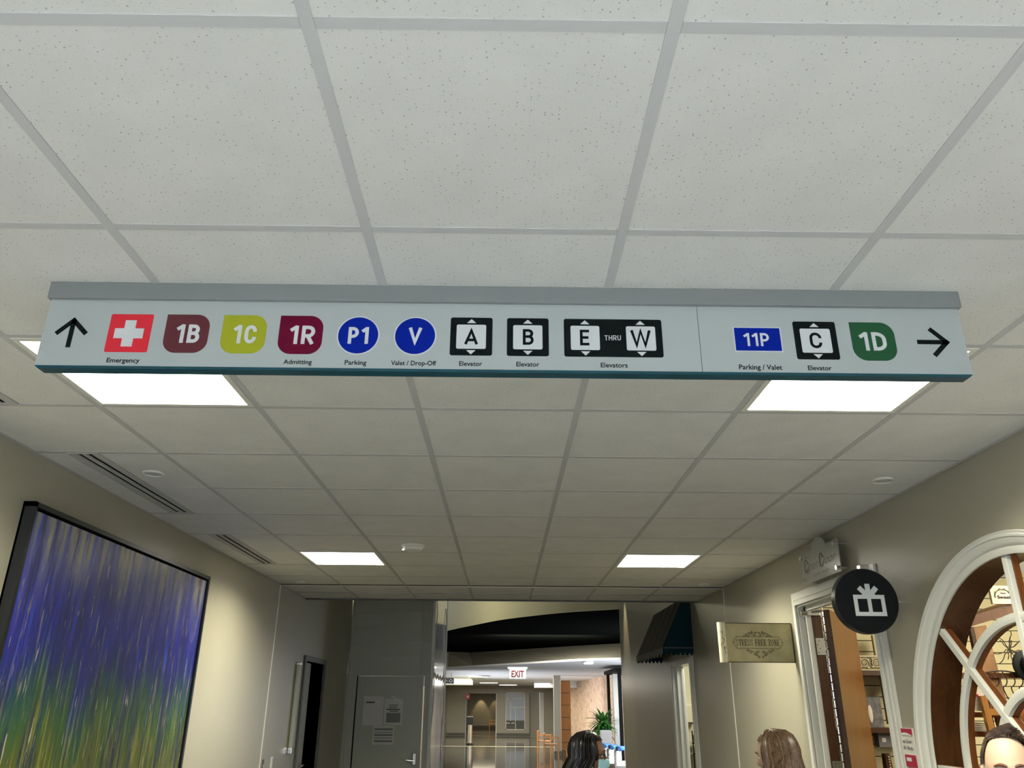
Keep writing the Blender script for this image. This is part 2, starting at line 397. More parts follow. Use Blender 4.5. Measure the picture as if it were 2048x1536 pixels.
# right wall with round window, shop doorway and second doorway
WY, WZ, WR = 3.308, 1.466, .905
D1a, D1b, D1H = 4.53, 5.712, 2.402
D2a, D2b, D2H = 9.22, 10.22, 2.2
TH = .13
def right_wall():
    bm = bmesh.new()
    n = 64
    # panel with round hole between Y 2.2 and 4.42
    ya, yb, za, zb = 2.2, 4.42, 0, 4.2
    for x in (XR, XR+TH):
        outer, inner = [], []
        for i in range(n):
            t = 2*PI*i/n; c, s = math.cos(t), math.sin(t)
            inner.append(bm.verts.new((x, WY+WR*c, WZ+WR*s)))
            k = min((yb-WY)/c if c > 1e-6 else 1e9, (ya-WY)/c if c < -1e-6 else 1e9, (zb-WZ)/s if s > 1e-6 else 1e9, (za-WZ)/s if s < -1e-6 else 1e9)
            outer.append(bm.verts.new((x, WY+k*c, WZ+k*s)))
        for i in range(n): bm.faces.new((inner[i], inner[(i+1) % n], outer[(i+1) % n], outer[i]))
        # corners
        for cy, cz in ((yb, zb), (ya, zb), (ya, za), (yb, za)):
            cand = sorted(outer, key=lambda v: (v.co.y-cy)**2+(v.co.z-cz)**2)
            A = min([v for v in outer if abs(v.co.y-cy) < 1e-5], key=lambda v: abs(v.co.z-cz)); B = min([v for v in outer if abs(v.co.z-cz) < 1e-5], key=lambda v: abs(v.co.y-cy))
            if A is not B and (A.co-B.co).length > 1e-5: bm.faces.new((A, B, bm.verts.new((x, cy, cz))))
    for t in ((XR, XR+TH, -5, ya, 0, 4.2), (XR, XR+TH, yb, D1a, 0, 4.2), (XR, XR+TH, D1a, D1b, D1H, 4.2), (XR, XR+TH, D1b, D2a, 0, 4.2),
              (XR, XR+TH, D2a, D2b, D2H, 4.2), (XR, XR+TH, D2b, 14.73, 0, 4.2)): bm_box(bm, *t)
    return bm
wr = struct('wall_right', right_wall(), 'wall')
obj('wall_joint_strip', box(XR-.004, XR, 7.62, 7.64, 0, C), 'white', wr, label='pale vertical joint strip')
struct('baseboard_right', box((XR-.012, XR, -5, 4.5, 0, .1), (XR-.012, XR, 5.84, 9.1, 0, .1), (XR-.012, XR, 10.34, 14.7, 0, .1)), 'baseb')
# back wall behind the camera with an added, unseen window for the rear fill lamp
bk = struct('wall_back', box((XL-.14, XR+TH, -2.7, -2.58, 2.65, 4.2), (XL-.14, XR+TH, -2.7, -2.58, 0, .25)), 'wall')
struct('added_rear_window', box((-2.1, 2.05, -2.66, -2.62, .25, .30), (-2.1, 2.05, -2.66, -2.62, 2.6, 2.65), (-.75, -.70, -2.66, -2.62, .25, 2.65), (.70, .75, -2.66, -2.62, .25, 2.65)), 'white')  # made-up window bars around the rear fill lamp

# ------------------------------------------------------------------ ceiling
cl = struct('ceiling', box(XL-.14, XR+TH, -5, YE, C+.12, C+.2), 'white')
recenter(cl, (0, 0, C+.12))
SLOTX0, SLOTX1 = -1.998, -1.852
def slotcell(j): return j in (1, 2, 4, 5, 7, 8, -2, -1)
TW, TZ = .024, .0016
tee_y = []
def tee(x0, x1, y0, y1, dz=0):
    obj('grid_bar', box(x0, x1, y0, y1, C+dz, C+.005), 'tee', cl)
JR = list(range(-9, 12))
for i, x in enumerate(gx): tee(x-TW/2, x+TW/2, gy(-9), 7.63)
for i, x in enumerate(gx): tee(x-TW/2, x+TW/2, 7.70, YE-.02)
for j in JR[:-1]:
    e_ = [XL+.018]+[v for g in gx for v in (g-TW/2, g+TW/2)]+[XR-.018]
    for q in range(0, len(e_), 2):
        if q == 0 and slotcell(j) and slotcell(j-1): continue
        tee(e_[q]+.0005, e_[q+1]-.0005, gy(j)-TW/2, gy(j)+TW/2, .0004)
tee(XL, XL+.018, gy(-9), YE); tee(XR-.018, XR, gy(-9), YE)
obj('expansion_joint_strip', box(XL, XR, 7.628, 7.655, C-.006, C+.004), 'white', cl, label='raised white strip across the ceiling')
obj('expansion_joint_gap', box(XL, XR, 7.60, 7.626, C-.0015, C+.006), 'slotdark', cl, label='dark gap beside the strip')
edge_trim = obj('ceiling_edge_bead', box(XL, XR, YE-.03, YE, C-.014, C+.2), 'greydoorframe', cl, label='dark bead at the ceiling end')
troffers = {(r_, c_) for r_ in (2, 8) for c_ in (0, 4)}
def slotcell(j): return j in (1, 2, 4, 5, 7, 8, -2, -1)
tile_mesh = {}
def tile(x0, x1, y0, y1):
    key = (round(x1-x0, 3), round(y1-y0, 3))
    if key not in tile_mesh:
        bm = box(-key[0]/2+.003, key[0]/2-.003, -key[1]/2+.003, key[1]/2-.003, 0, .015)
        o = obj('ceiling_tile', bm, 'tile', cl, local=True); tile_mesh[key] = o.data
    else:
        o = bpy.data.objects.new('ceiling_tile', tile_mesh[key]); col.objects.link(o); o.parent = cl
    o.location = Vector(((x0+x1)/2, (y0+y1)/2, C+TZ+random.uniform(0, .0008)))-worldloc(cl)
xs = [XL]+gx+[XR]
for j in range(-9, 11):
    for c_ in range(7):
        if (j, c_-1) in troffers: continue
        y0, y1 = gy(j), gy(j+1)
        if j == 10: y1 = 7.60
        if c_ == 0 and slotcell(j):
            tile(XL, SLOTX0, y0, y1); tile(SLOTX1, gx[0], y0, y1)
        else: tile(xs[c_], xs[c_+1], y0, y1)
for c_ in range(7):
    tile(xs[c_], xs[c_+1], 7.66, 8.17); tile(xs[c_], xs[c_+1], 8.25, YE-.03)
# troffers ---------------------------------------------------------
def troffer(j, c_, label):
    x0, x1, y0, y1 = gx[c_]+TW/2, gx[c_+1]-TW/2, gy(j)+TW/2, gy(j+1)-TW/2
    t = thing('ceiling_light', label, 'ceiling light', ((x0+x1)/2, (y0+y1)/2, C), group='square ceiling light panels')
    w_ = .02
    obj('light_frame', box((x0, x1, y0, y0+w_, C-.002, C+.03), (x0, x1, y1-w_, y1, C-.002, C+.03), (x0, x0+w_, y0+w_, y1-w_, C-.002, C+.03), (x1-w_, x1, y0+w_, y1-w_, C-.002, C+.03)), 'white', t)
    obj('light_diffuser', box(x0+w_, x1-w_, y0+w_, y1-w_, C+.006, C+.01), 'diffuser', t, label='glowing white diffuser')
    obj('light_housing', box(x0, x1, y0, y1, C+.05, C+.1), 'white', t)
    area('panel_lamp', ((x0+x1)/2, (y0+y1)/2, C+.003), (0, 0, -1), x1-x0-2*w_, y1-y0-2*w_, TROFFER_W, (1, .94, .70), math.radians(152))
    return t
troffer(2, 0, 'large glowing square ceiling light half behind the left end of the sign')
troffer(2, 4, 'large glowing square ceiling light half behind the right end of the sign')
troffer(8, 0, 'smaller glowing square ceiling light farther down the corridor, on the left')
troffer(8, 4, 'smaller glowing square ceiling light farther down the corridor, on the right')
# slot diffusers
def slot_diffuser(y0, y1, label):
    t = thing('air_vent', label, 'air vent', ((SLOTX0+SLOTX1)/2, (y0+y1)/2, C), group='linear air vents along the left wall')
    fx = [SLOTX0, -1.956, -1.934, -1.912, -1.888, SLOTX1]
    for a, b_ in ((0, 1), (2, 3), (4, 5)): obj('vent_rail', box(fx[a], fx[b_], y0, y1, C-.001, C+.005), 'tee', t)
    for ya_, yb_ in ((y0-.002, y0+.006), (y1-.006, y1+.002)): obj('vent_end', box(SLOTX0, SLOTX1, ya_, yb_, C-.0015, C+.005), 'tee', t)
    obj('vent_plenum', box(SLOTX0, SLOTX1, y0, y1, C+.006, C+.02), 'slotdark', t, label='dark plenum inside the vent slots')
slot_diffuser(gy(4)+.01, gy(6)-.01, 'linear two-slot air vent in the ceiling nearest above the painting')
slot_diffuser(gy(7)+.01, gy(9)-.01, 'linear two-slot air vent in the ceiling farther away on the left')
slot_diffuser(gy(1)+.01, gy(3)-.01, 'linear two-slot air vent at the left edge, behind the end of the hanging sign')
for x0, x1, lb in ((-1.52, -.80, 'left'), (-.62, .22, 'middle'), (.28, 1.02, 'right')):
    t = thing('end_slot_vent', 'thin dark cross-wise slot vent at the far end of the ceiling, '+lb+' one', 'air vent', ((x0+x1)/2, 8.21, C), group='slot vents at the ceiling end')
    for b4 in ((x0, x1, 8.172, 8.190), (x0, x1, 8.228, 8.246), (x0-.01, x0, 8.172, 8.246), (x1, x1+.01, 8.172, 8.246)): obj('vent_rail', box(*b4, C-.001, C+.005), 'tee', t)
    obj('vent_plenum', box(x0, x1, 8.186, 8.232, C+.006, C+.02), 'slotdark', t)
obj('ceiling_filler', box((XL, -1.53, 8.17, 8.25, C+.002, C+.01), (-.79, -.63, 8.17, 8.25, C+.002, C+.01), (.23, .27, 8.17, 8.25, C+.002, C+.01), (1.03, XR, 8.17, 8.25, C+.002, C+.01)), 'tee', cl)
# round recessed fittings
def round_fit(x, y, r_, label):
    t = thing('sprinkler_cover', label, 'ceiling fitting', (x, y, C), group='round flush ceiling covers')
    bm = bmesh.new(); n = 40
    prof = [(r_*1.0, -.000), (r_*1.0, -.006), (r_*.93, -.010), (r_*.86, -.006)]
    rings = [[bm.verts.new((x+a*math.cos(2*PI*i/n), y+a*math.sin(2*PI*i/n), C+z)) for i in range(n)] for a, z in prof]
    for p, q in zip(rings, rings[1:]):
        for i in range(n): bm.faces.new((p[i], p[(i+1) % n], q[(i+1) % n], q[i]))
    obj('cover_ring', bm, 'white', t, smooth=True)
    obj('cover_disc', cyl((x, y, C-.003), (x, y, C+.001), r_*.88, n=40), 'tee', t)
round_fit(-1.731, 3.732, .050, 'round flush ceiling cover between the near left vent and the grid')
round_fit(1.866, 3.737, .050, 'round flush ceiling cover close to the right wall, above the shop window')
round_fit(-1.899, 7.42, .045, 'small round ceiling cover at the far left corner of the corridor')
round_fit(1.84, 7.367, .045, 'small round ceiling cover at the far right, above the parchment sign')
sd = thing('smoke_detector', 'white round smoke detector on the ceiling beside the far left light', 'smoke detector', (-.655, 5.589, C))
bm = bmesh.new(); prof = [(.0, -.040), (.045, -.040), (.062, -.032), (.070, -.016), (.080, -.012), (.082, .001)]; n = 36
rings = [[bm.verts.new((-.655+max(a, .001)*math.cos(2*PI*i/n), 5.589+max(a, .001)*math.sin(2*PI*i/n), C+z)) for i in range(n)] for a, z in prof]
for p, q in zip(rings, rings[1:]):
    for i in range(n): bm.faces.new((p[i], p[(i+1) % n], q[(i+1) % n], q[i]))
obj('detector_body', bm, 'white', sd, smooth=True)
obj('detector_lamp', cyl((-.722, 5.565, C-.030), (-.722, 5.565, C-.036), .006, n=10), 'lampglow', sd, label='tiny glowing indicator')

# ------------------------------------------------------------------ the hanging sign
SY = 1.862; ST = .032
sg = thing('hanging_direction_sign', 'long grey overhead direction sign with arrows and colour-coded symbols', 'sign', (0, SY, C))
def F(bm, dy=0): return move(bm, (0, SY-dy, H))
obj('header_rail', F(box(-1.2275, 1.2215, -.012, ST+.012, .9953, C-H+.002)), 'signhead', sg, bevel=.002, label='darker grey header rail')
obj('face_panel', F(box((-1.222, .5085, 0, ST, .8035, .9953), (.5105, 1.216, 0, ST, .8035, .9953))), 'signface', sg, label='pale grey face panel')
obj('panel_core', F(box(-1.22, 1.214, .002, ST-.002, .8035, .9953)), 'signhead', sg)
def xz(pts, y=0): return [(p[0], y, p[1]) for p in pts]
obj('bottom_edge', F(prism([(-1.222, -.001, .8035), (1.216, -.001, .8035), (1.206, -.001, .7955), (-1.212, -.001, .7955)], (0, ST+.002, 0))), 'teal', sg, label='dark teal bottom edge')
V1, V2, V3 = .0006, .0012, .0018
def rrect(x0, x1, z0, z1, r_=(.006,)*4, n=8):
    """rounded rectangle, radii order TL,TR,BR,BL"""
    P_ = []
    for (cx, cz, a0), rr in zip(((x0, z1, 180), (x1, z1, 90), (x1, z0, 0), (x0, z0, -90)), r_):
        sx = 1 if cx == x0 else -1; sz = -1 if cz == z1 else 1
        if rr <= 0: P_.append((cx, cz)); continue
        for k in range(n+1):
            a = math.radians(a0-90*k/n); P_.append((cx+sx*rr+rr*math.cos(a), cz+sz*rr+rr*math.sin(a)))
    return P_
def decal(name, pts, m, layer, parent, label=None):
    return obj(name, F(prism(xz(pts), (0, .0006, 0)), .0006*layer), m, parent, label=label)
def ribbon(bm, pts, t, y=0.0, d=.0005):
    pts = [Vector((p[0], p[1])) for p in pts]; L_, R_ = [], []
    pts = [p for i, p in enumerate(pts) if i == 0 or (p-pts[i-1]).length > 1e-6]
    closed = (pts[0]-pts[-1]).length < 1e-9
    if closed: pts = pts[:-1]
    n = len(pts)
    for i, p in enumerate(pts):
        a = pts[(i-1) % n] if (i > 0 or closed) else None; b = pts[(i+1) % n] if (i < n-1 or closed) else None
        d1 = (p-a).normalized() if a is not None else None; d2 = (b-p).normalized() if b is not None else None
        d1 = d1 or d2; d2 = d2 or d1
        n1 = Vector((-d1.y, d1.x)); n2 = Vector((-d2.y, d2.x)); m_ = (n1+n2).normalized(); k = min(1/max(.2, m_.dot(n1)), 2.4)
        L_.append(p+m_*t/2*k); R_.append(p-m_*t/2*k)
    v = [[bm.verts.new((q.x, yy, q.y)) for q in side] for yy in (y, y+d) for side in (L_, R_)]
    for i in range(n if closed else n-1):
        j = (i+1) % n
        bm.faces.new((v[0][i], v[0][j], v[1][j], v[1][i])); bm.faces.new((v[2][i], v[3][i], v[3][j], v[2][j]))
        bm.faces.new((v[0][i], v[2][i], v[2][j], v[0][j])); bm.faces.new((v[1][i], v[1][j], v[3][j], v[3][i]))
    if not closed:
        bm.faces.new((v[0][0], v[1][0], v[3][0], v[2][0])); bm.faces.new((v[0][-1], v[2][-1], v[3][-1], v[1][-1]))
def arc(cx, cy, rx, ry, a0, a1, n=8): return [(cx+rx*math.cos(math.radians(a0+(a1-a0)*k/n)), cy+ry*math.sin(math.radians(a0+(a1-a0)*k/n))) for k in range(n+1)]
GW = {'1': .40, 'B': .60, 'C': .60, 'R': .64, 'P': .60, 'V': .70, 'A': .78, 'E': .54, 'W': 1.16, 'D': .64, 'T': .60, 'H': .64, 'U': .62}
def glyph(ch, x0, x1, z0, z1, t):
    L, R_, B, T = x0+t/2, x1-t/2, z0+t/2, z1-t/2; h = z1-z0; M_ = (z0+z1)/2; X = (x0+x1)/2
    if ch == '1': return [[(R_, z0), (R_, z1)], [(x0+t*.15, z1-.27*h), (R_+t*.1, z1-t*.28)]]
    if ch == 'E': return [[(x1, T), (L, T), (L, B), (x1, B)], [(L, M_), (x1-t*.25, M_)]]
    if ch == 'T': return [[(x0, T), (x1, T)], [(X, T), (X, z0)]]
    if ch == 'H': return [[(L, z0), (L, z1)], [(R_, z0), (R_, z1)], [(L, M_), (R_, M_)]]
    if ch == 'U': r_ = (R_-L)/2; return [[(L, z1)]+arc(X, B+r_, r_, r_, 180, 360)+[(R_, z1)]]
    if ch in 'PR':
        mz = z0+.44*h; r_ = (T-mz)/2; rx = min(r_, (R_-L)*.6)
        S_ = [[(L, z0), (L, z1)], [(L, T), (R_-rx, T)]+arc(R_-rx, T-r_, rx, r_, 90, -90)+[(L, mz)]]
        if ch == 'R': S_.append([(X-t*.1, mz), (x1-t*.5, z0)])
        return S_
    if ch == 'B':
        mz = z0+.52*h; r1 = (T-mz)/2; r2_ = (mz-B)/2; rx = min(r1, (R_-L)*.6)
        return [[(L, z0), (L, z1)], [(L, T), (R_-rx-t*.16, T)]+arc(R_-rx-t*.15, T-r1, rx, r1, 90, -90)+[(L, mz)], [(L, mz), (R_-rx, mz)]+arc(R_-rx, B+r2_, rx, r2_, 90, -90)+[(L, B)]]
    if ch == 'D': rx = (R_-L)*.72; ry = h*.30; return [[(L, z0), (L, z1)], [(L, T), (R_-rx, T)]+arc(R_-rx, T-ry, rx, ry, 90, 0)+arc(R_-rx, B+ry, rx, ry, 0, -90)+[(L, B)]]
    if ch == 'C': rx = (R_-L)/2; ry = h*.26; return [[(R_, z1-.36*h)]+arc(X, T-ry, rx, ry, 8, 180)+arc(X, B+ry, rx, ry, 180, 352)+[(R_, z0+.36*h)]]
    if ch == 'V': return [[(L, z1), (X, z0+t*.75), (R_, z1)]]
    if ch == 'A': return [[(L, z0), (X, z1-t*.8), (R_, z0)], [(L+.2*(X-L), z0+.27*h), (R_-.2*(R_-X), z0+.27*h)]]
    if ch == 'W': return [[(L, z1), (L+(X-L)*.52, z0+t*.2), (X, z1-t*.3), (R_-(R_-X)*.52, z0+t*.2), (R_, z1)]]
def stroke_text(s, x0, x1, z0, cap, t):
    tot = sum(GW[c] for c in s)+.17*(len(s)-1); k = (x1-x0)/tot; x = x0; bm = bmesh.new(); q = 0
    for c in s:
        for st in glyph(c, x, x+GW[c]*k, z0, z0+cap, t): ribbon(bm, st, t, -.00015*q); q += 1
        x += (GW[c]+.17)*k
    return bm
def lettering(name, s, x0, x1, base, cap, m, layer, parent, bold=.012):
    if name == 'lettering': return obj(name, F(stroke_text(s, x0, x1, base, cap, cap*(.185 if m == 'vinylwhite' and len(s) < 4 and s != '11P' else (.165 if s != 'THRU' else .13))), .0006*layer), m, parent)
    return obj(name, F(fit_text(s, x0, x1, base, cap, bold), .0006*layer), m, parent)
def arrow(cx0, cz0, ang):
    L, wv = .1005, .0125       # tip at origin pointing +z, then rotate
    def rect(p, q, w_):
        p, q = Vector(p), Vector(q); d = (q-p).normalized(); nn = Vector((-d.y, d.x))*w_/2
        return [p+nn, q+nn, q-nn, p-nn]
    t = math.radians(ang); bm = bmesh.new()
    tip = (0, -.002)
    for quad in (rect((0, -.006), (0, -.0878), wv), rect((.0045, -.0045+.0), (-.0395, -.0485), wv), rect((-.0045, -.0045), (.0395, -.0485), wv)):
        bm_prism(bm, [(cx0+q.x*math.cos(t)+q.y*math.sin(t), 0, cz0-q.x*math.sin(t)+q.y*math.cos(t)) for q in quad], (0, .0006, 0))
    return bm
obj('arrow', F(arrow(-1.1477, .9430, 0), .0006), 'vinylblack', sg, label='black arrow pointing up')
obj('arrow', F(arrow(1.1750, .8962, 90), .0006), 'vinylblack', sg, label='black arrow pointing right')
s = decal('emergency_symbol', rrect(-1.0512, -.9392, .8430, .9537, (.005,)*4), 'red', 1, sg, 'red square with a white cross')
cx, cz, a, b_ = -.9962, .8973, .0145, .0382
decal('cross', [(cx-a, cz+b_), (cx+a, cz+b_), (cx+a, cz+a), (cx+b_, cz+a), (cx+b_, cz-a), (cx+a, cz-a), (cx+a, cz-b_), (cx-a, cz-b_), (cx-a, cz-a), (cx-b_, cz-a), (cx-b_, cz+a), (cx-a, cz+a)], 'vinylwhite', 2, s)
lettering('caption', 'Emergency', -1.0385, -.9535, .8133, .0130, 'vinylblack', 1, s, .012)
for nm, x0, x1, tx0, tx1, txt, m, cap_ in (('ward_symbol', -.9030, -.7870, -.8717, -.8097, '1B', 'brown', None), ('ward_symbol', -.7533, -.6363, -.7215, -.6605, '1C', 'lime', None),
        ('ward_symbol', -.6025, -.4870, -.5731, -.5070, '1R', 'maroon', ('Admitting', -.5805, -.5072)), ('ward_symbol', .9135, 1.0300, .9344, 1.0048, '1D', 'green', None)):
    s = decal(nm, rrect(x0, x1, .8425 if txt != '1D' else .8405, .9543 if txt != '1D' else .9525, (0, .036, .036, .036), 10), m, 1, sg, {'1B': 'brown', '1C': 'lime green', '1R': 'maroon', '1D': 'dark green'}[txt]+' badge with a white '+txt)
    lettering('lettering', txt, tx0, tx1, .8713 if txt != '1D' else .8693, .0535, 'vinylwhite', 2, s, .022)
    if cap_: lettering('caption', cap_[0], cap_[1], cap_[2], .8138, .0130, 'vinylblack', 1, s, .012)
def circle(cx, cz, r_, n=40): return [(cx+r_*math.cos(2*PI*i/n), cz+r_*math.sin(2*PI*i/n)) for i in range(n)]
for cx, tx0, tx1, txt, cp in ((-.3930, -.4190, -.3655, 'P1', ('Parking', -.4216, -.3654)), (-.2429, -.2610, -.2243, 'V', ('Valet / Drop-Off', -.3014, -.1838))):
    s = decal('round_symbol', circle(cx, .8985, .0562), 'vinylwhite', 1, sg, 'white ringed blue disc with '+txt)
    decal('disc', circle(cx, .8985, .0528), 'blue', 2, s)
    lettering('lettering', txt, tx0, tx1, .8733, .0488, 'vinylwhite', 3, s, .022)
    lettering('caption', cp[0], cp[1], cp[2], .8137, .0130, 'vinylblack', 1, s, .012)
def elevator_inner(s, x0, x1, ltr, tx0, tx1, dz=0):
    p = decal('white_plate', rrect(x0, x1, .8626+dz, .9330+dz, (.0045,)*4), 'vinylwhite', 2, s)
    cx = (x0+x1)/2
    decal('up_triangle', [(cx-.0122, .9380+dz), (cx, .9495+dz), (cx+.0122, .9380+dz)], 'vinylwhite', 2, s)
    decal('down_triangle', [(cx-.0122, .8585+dz), (cx+.0122, .8585+dz), (cx, .8465+dz)], 'vinylwhite', 2, s)
    lettering('lettering', ltr, tx0, tx1, .8755+dz, .0458, 'vinylblack', 3, s, .016)
for x0, x1, ltr, tx0, tx1, cp, dz in ((-.1502, -.0389, 'A', -.1130, -.0760, (-.1242, -.0642), 0), (-.0005, .1103, 'B', .0415, .0703, (.0247, .0848), 0), (.7620, .8755, 'C', .8015, .8335, (.7864, .8481), -.0012)):
    s = decal('elevator_symbol', rrect(x0, x1, .8435+dz, .9542+dz, (.006,)*4), 'vinylblack', 1, sg, 'black square elevator symbol with letter '+ltr)
    elevator_inner(s, x0+.0165, x1-.0168, ltr, tx0, tx1, dz)
    lettering('caption', 'Elevator', cp[0], cp[1], .8137-(.0022 if ltr == 'C' else 0), .0130, 'vinylblack', 1, s, .012)
s = decal('elevator_symbol', rrect(.1505, .4112, .8433, .9538, (.006,)*4), 'vinylblack', 1, sg, 'wide black elevator symbol, E THRU W')
elevator_inner(s, .1682, .2448, 'E', .1925, .2172); elevator_inner(s, .3154, .3930, 'W', .3261, .3812)
lettering('lettering', 'THRU', .2578, .3008, .8911, .0145, 'vinylwhite', 2, s, .004)
lettering('caption', 'Elevators', .2450, .3150, .8135, .0132, 'vinylblack', 1, s, .012)
s = decal('parking_symbol', rrect(.6006, .7276, .8627, .9350, (0,)*4), 'vinylwhite', 1, sg, 'blue rectangle with 11P')
decal('blue_field', rrect(.6035, .7247, .8656, .9321, (0,)*4), 'blue', 2, s)
lettering('lettering', '11P', .6265, .6935, .8786, .0380, 'vinylwhite', 3, s, .014)
lettering('caption', 'Parking / Valet', .6060, .7188, .8117, .0140, 'vinylblack', 1, s, .012)

# ------------------------------------------------------------------ painting on the left wall
pt = thing('framed_painting', 'large abstract painting of blue and green streaks in a black frame', 'painting', (XL, 4.55, .70))
py0, py1, pz0, pz1, pd = 3.43, 5.665, .62, 2.562, .055
fw = .022
for nm, b4 in (('frame_side', (XL, XL+pd, py0, py0+fw, pz0, pz1)), ('frame_side', (XL, XL+pd, py1-fw, py1, pz0, pz1)), ('frame_side', (XL, XL+pd, py0, py1, pz1-fw, pz1)), ('frame_side', (XL, XL+pd, py0, py1, pz0, pz0+fw))):
    obj(nm, box(*b4), 'black', pt)
cv = obj('canvas', box(XL+.01, XL+pd-.014, py0+fw+.012, py1-fw-.012, pz0+fw+.012, pz1-fw-.012), 'canvas', pt, label='thickly painted canvas, indigo above green and ochre')
cv.data.transform(Matrix.Translation(worldloc(pt))); cv.location = -worldloc(pt)
obj('frame_backing', box(XL+.001, XL+.01, py0, py1, pz0, pz1), 'blackmat', pt)

# ------------------------------------------------------------------ left wall: door, fixture, plates
dr = struct('door_1', box((XL-.14, XL+.02, DL0-.055, DL0, 0, DLH+.055), (XL-.14, XL+.02, DL1, DL1+.055, 0, DLH+.055), (XL-.14, XL+.02, DL0, DL1, DLH, DLH+.055)), 'greydoorframe', label='dark grey door frame')
lf = bmesh.new(); bm_box(lf, -.02, .02, 0, .50, .01, DLH-.01); xf(lf, Matrix.Translation((XL-.024, DL0+.005, 0)) @ Matrix.Rotation(math.radians(5), 4, 'Z'))
obj('door_leaf', lf, 'greydoor', dr, label='taupe door leaf standing ajar')
lf = bmesh.new(); bm_cyl(lf, (.02, .40, 1.12), (.06, .40, 1.12), .012); bm_cyl(lf, (.055, .40, 1.12), (.055, .28, 1.12), .010); xf(lf, Matrix.Translation((XL-.024, DL0+.005, 0)) @ Matrix.Rotation(math.radians(5), 4, 'Z'))
obj('door_handle', lf, 'chrome', dr)
dk = struct('wall_storeroom', box((-4.6, -4.5, 8.4, 11.2, 0, 3), (-4.6, XL-.14, 11.2, 11.3, 0, 3), (-4.6, XL-.14, 8.3, 8.4, 0, 3), (-4.6, XL-.14, 8.3, 11.3, 3, 3.1)), 'nearblack')  # darkness of the unlit room put into near-black walls
t = thing('wall_fixture', 'slim vertical wall fixture with shiny ends beside the left doorway', 'wall fixture', (XL, 8.60, 1.28))  # plain slender box fixture without a lamp
obj('fixture_body', box(XL+.004, XL+.040, 8.565, 8.63, 1.30, 2.115), 'partition', t, bevel=.010)
obj('fixture_cap', box(XL, XL+.046, 8.56, 8.635, 1.27, 1.325), 'chrome', t, bevel=.006); obj('fixture_cap', box(XL, XL+.046, 8.56, 8.635, 2.10, 2.13), 'steel', t, bevel=.006)
t = thing('switch_plate', 'small steel wall plate low beside the wall joint on the left', 'wall plate', (XL, 8.0, 1.18))
obj('plate', box(XL, XL+.008, 7.96, 8.04, 1.16, 1.28), 'steel', t, bevel=.002); obj('rocker', box(XL+.008, XL+.014, 7.985, 8.015, 1.19, 1.25), 'white', t)
t = thing('call_plate', 'narrow dark wall plate at the left wall joint', 'wall plate', (XL, 7.74, 1.18))
obj('plate', box(XL, XL+.006, 7.72, 7.76, 1.16, 1.27), 'greydoorframe', t); obj('plate_button', box(XL+.006, XL+.01, 7.732, 7.748, 1.2, 1.23), 'steel', t)

# ------------------------------------------------------------------ white construction partition
PY0, PY1, PX = 11.40, 13.85, -1.0
pn = thing('containment_partition', 'pale temporary wall with a door, wrapped in clear plastic at its corner', 'partition', (-1.57, PY0, 0))
PDx0, PDx1, PDH = -1.985, -1.095, 2.085
for x0, x1 in ((XL, PDx0-.02), (PDx1+.02, PX)): obj('wall_panel', box(x0, x1, PY0, PY0+.08, 0, 2.10), 'partition', pn)
for z0, z1 in ((2.105, 2.325), (2.33, 2.515), (2.52, 2.72), (2.725, 2.915), (2.92, 3.3), (3.305, 3.7)): obj('wall_panel', box(XL+.01, PX, PY0+.004, PY0+.08, z0, z1), 'partition', pn)
for x in (XL+.035, -1.135, -1.08, PX-.025): obj('vertical_trim', box(x-.012, x+.012, PY0-.008, PY0+.004, 2.1 if x < -1.06 and x > -1.9 else 0, 3.7), 'partition', pn, bevel=.003)
obj('horizontal_trim', box(XL, PX, PY0-.012, PY0, 2.088, 2.112), 'partition', pn)
d = obj('door', box(PDx0, PDx1, PY0+.004, PY0+.05, .01, PDH), 'partition', pn, label='pale flat partition door with taped notices')
obj('door_rail', box((PDx0+.05, PDx1-.05, PY0-.003, PY0+.006, 1.16, 1.175), (PDx0+.05, PDx1-.05, PY0-.003, PY0+.006, 1.96, 1.975), (PDx0+.05, PDx0+.062, PY0-.003, PY0+.006, .1, 1.97), (PDx1-.062, PDx1-.05, PY0-.003, PY0+.006, .1, 1.97)), 'partition', d)
obj('door_gap', box((PDx0-.018, PDx0-.002, PY0+.01, PY0+.03, 0, PDH+.01),), 'blackmat', d)
obj('door_lock', box(PDx1-.10, PDx1-.045, PY0-.03, PY0+.004, .99, 1.14), 'steel', d, bevel=.012, label='steel keypad lock')
bm = bmesh.new(); bm_cyl(bm, (PDx1-.072, PY0-.03, 1.045), (PDx1-.072, PY0-.07, 1.045), .012); bm_cyl(bm, (PDx1-.065, PY0-.065, 1.045), (PDx1-.17, PY0-.065, 1.055), .010)
obj('door_handle', bm, 'chrome', d)
# side of the partition, wrapped in plastic
for k, (y0, y1) in enumerate(((PY0+.0, 12.2), (12.21, 13.0), (13.01, PY1))): obj('side_panel', box(PX, PX+.03, y0+.002, y1, 0, 3.7), 'plastic', pn, label='panel under shiny plastic sheet')
obj('corner_trim', box((PX+.002, PX+.036, PY0-.006, PY0+.02, 0, 3.7), (PX, PX+.038, PY1-.04, PY1, 0, 3.7)), 'white', pn)
bm = bmesh.new()
for k in (0, 6):
    y = PY0+.06+k*.33; pts = [(PX+.04+.012*math.sin(q*1.7+k), y+.05*math.sin(q*.8+k*2), 3.2-q*.3) for q in range(11)]
    bm_tube(bm, pts, [.006+.004*abs(math.sin(q+k)) for q in range(11)], 6)
bm_tube(bm, [(PX+.05, PY0+.1*q, 2.10+.03*math.sin(q*1.3)) for q in range(24)], .010, 6)
obj('plastic_fold', bm, 'plastic', pn, smooth=True, label='folds in the plastic sheet')
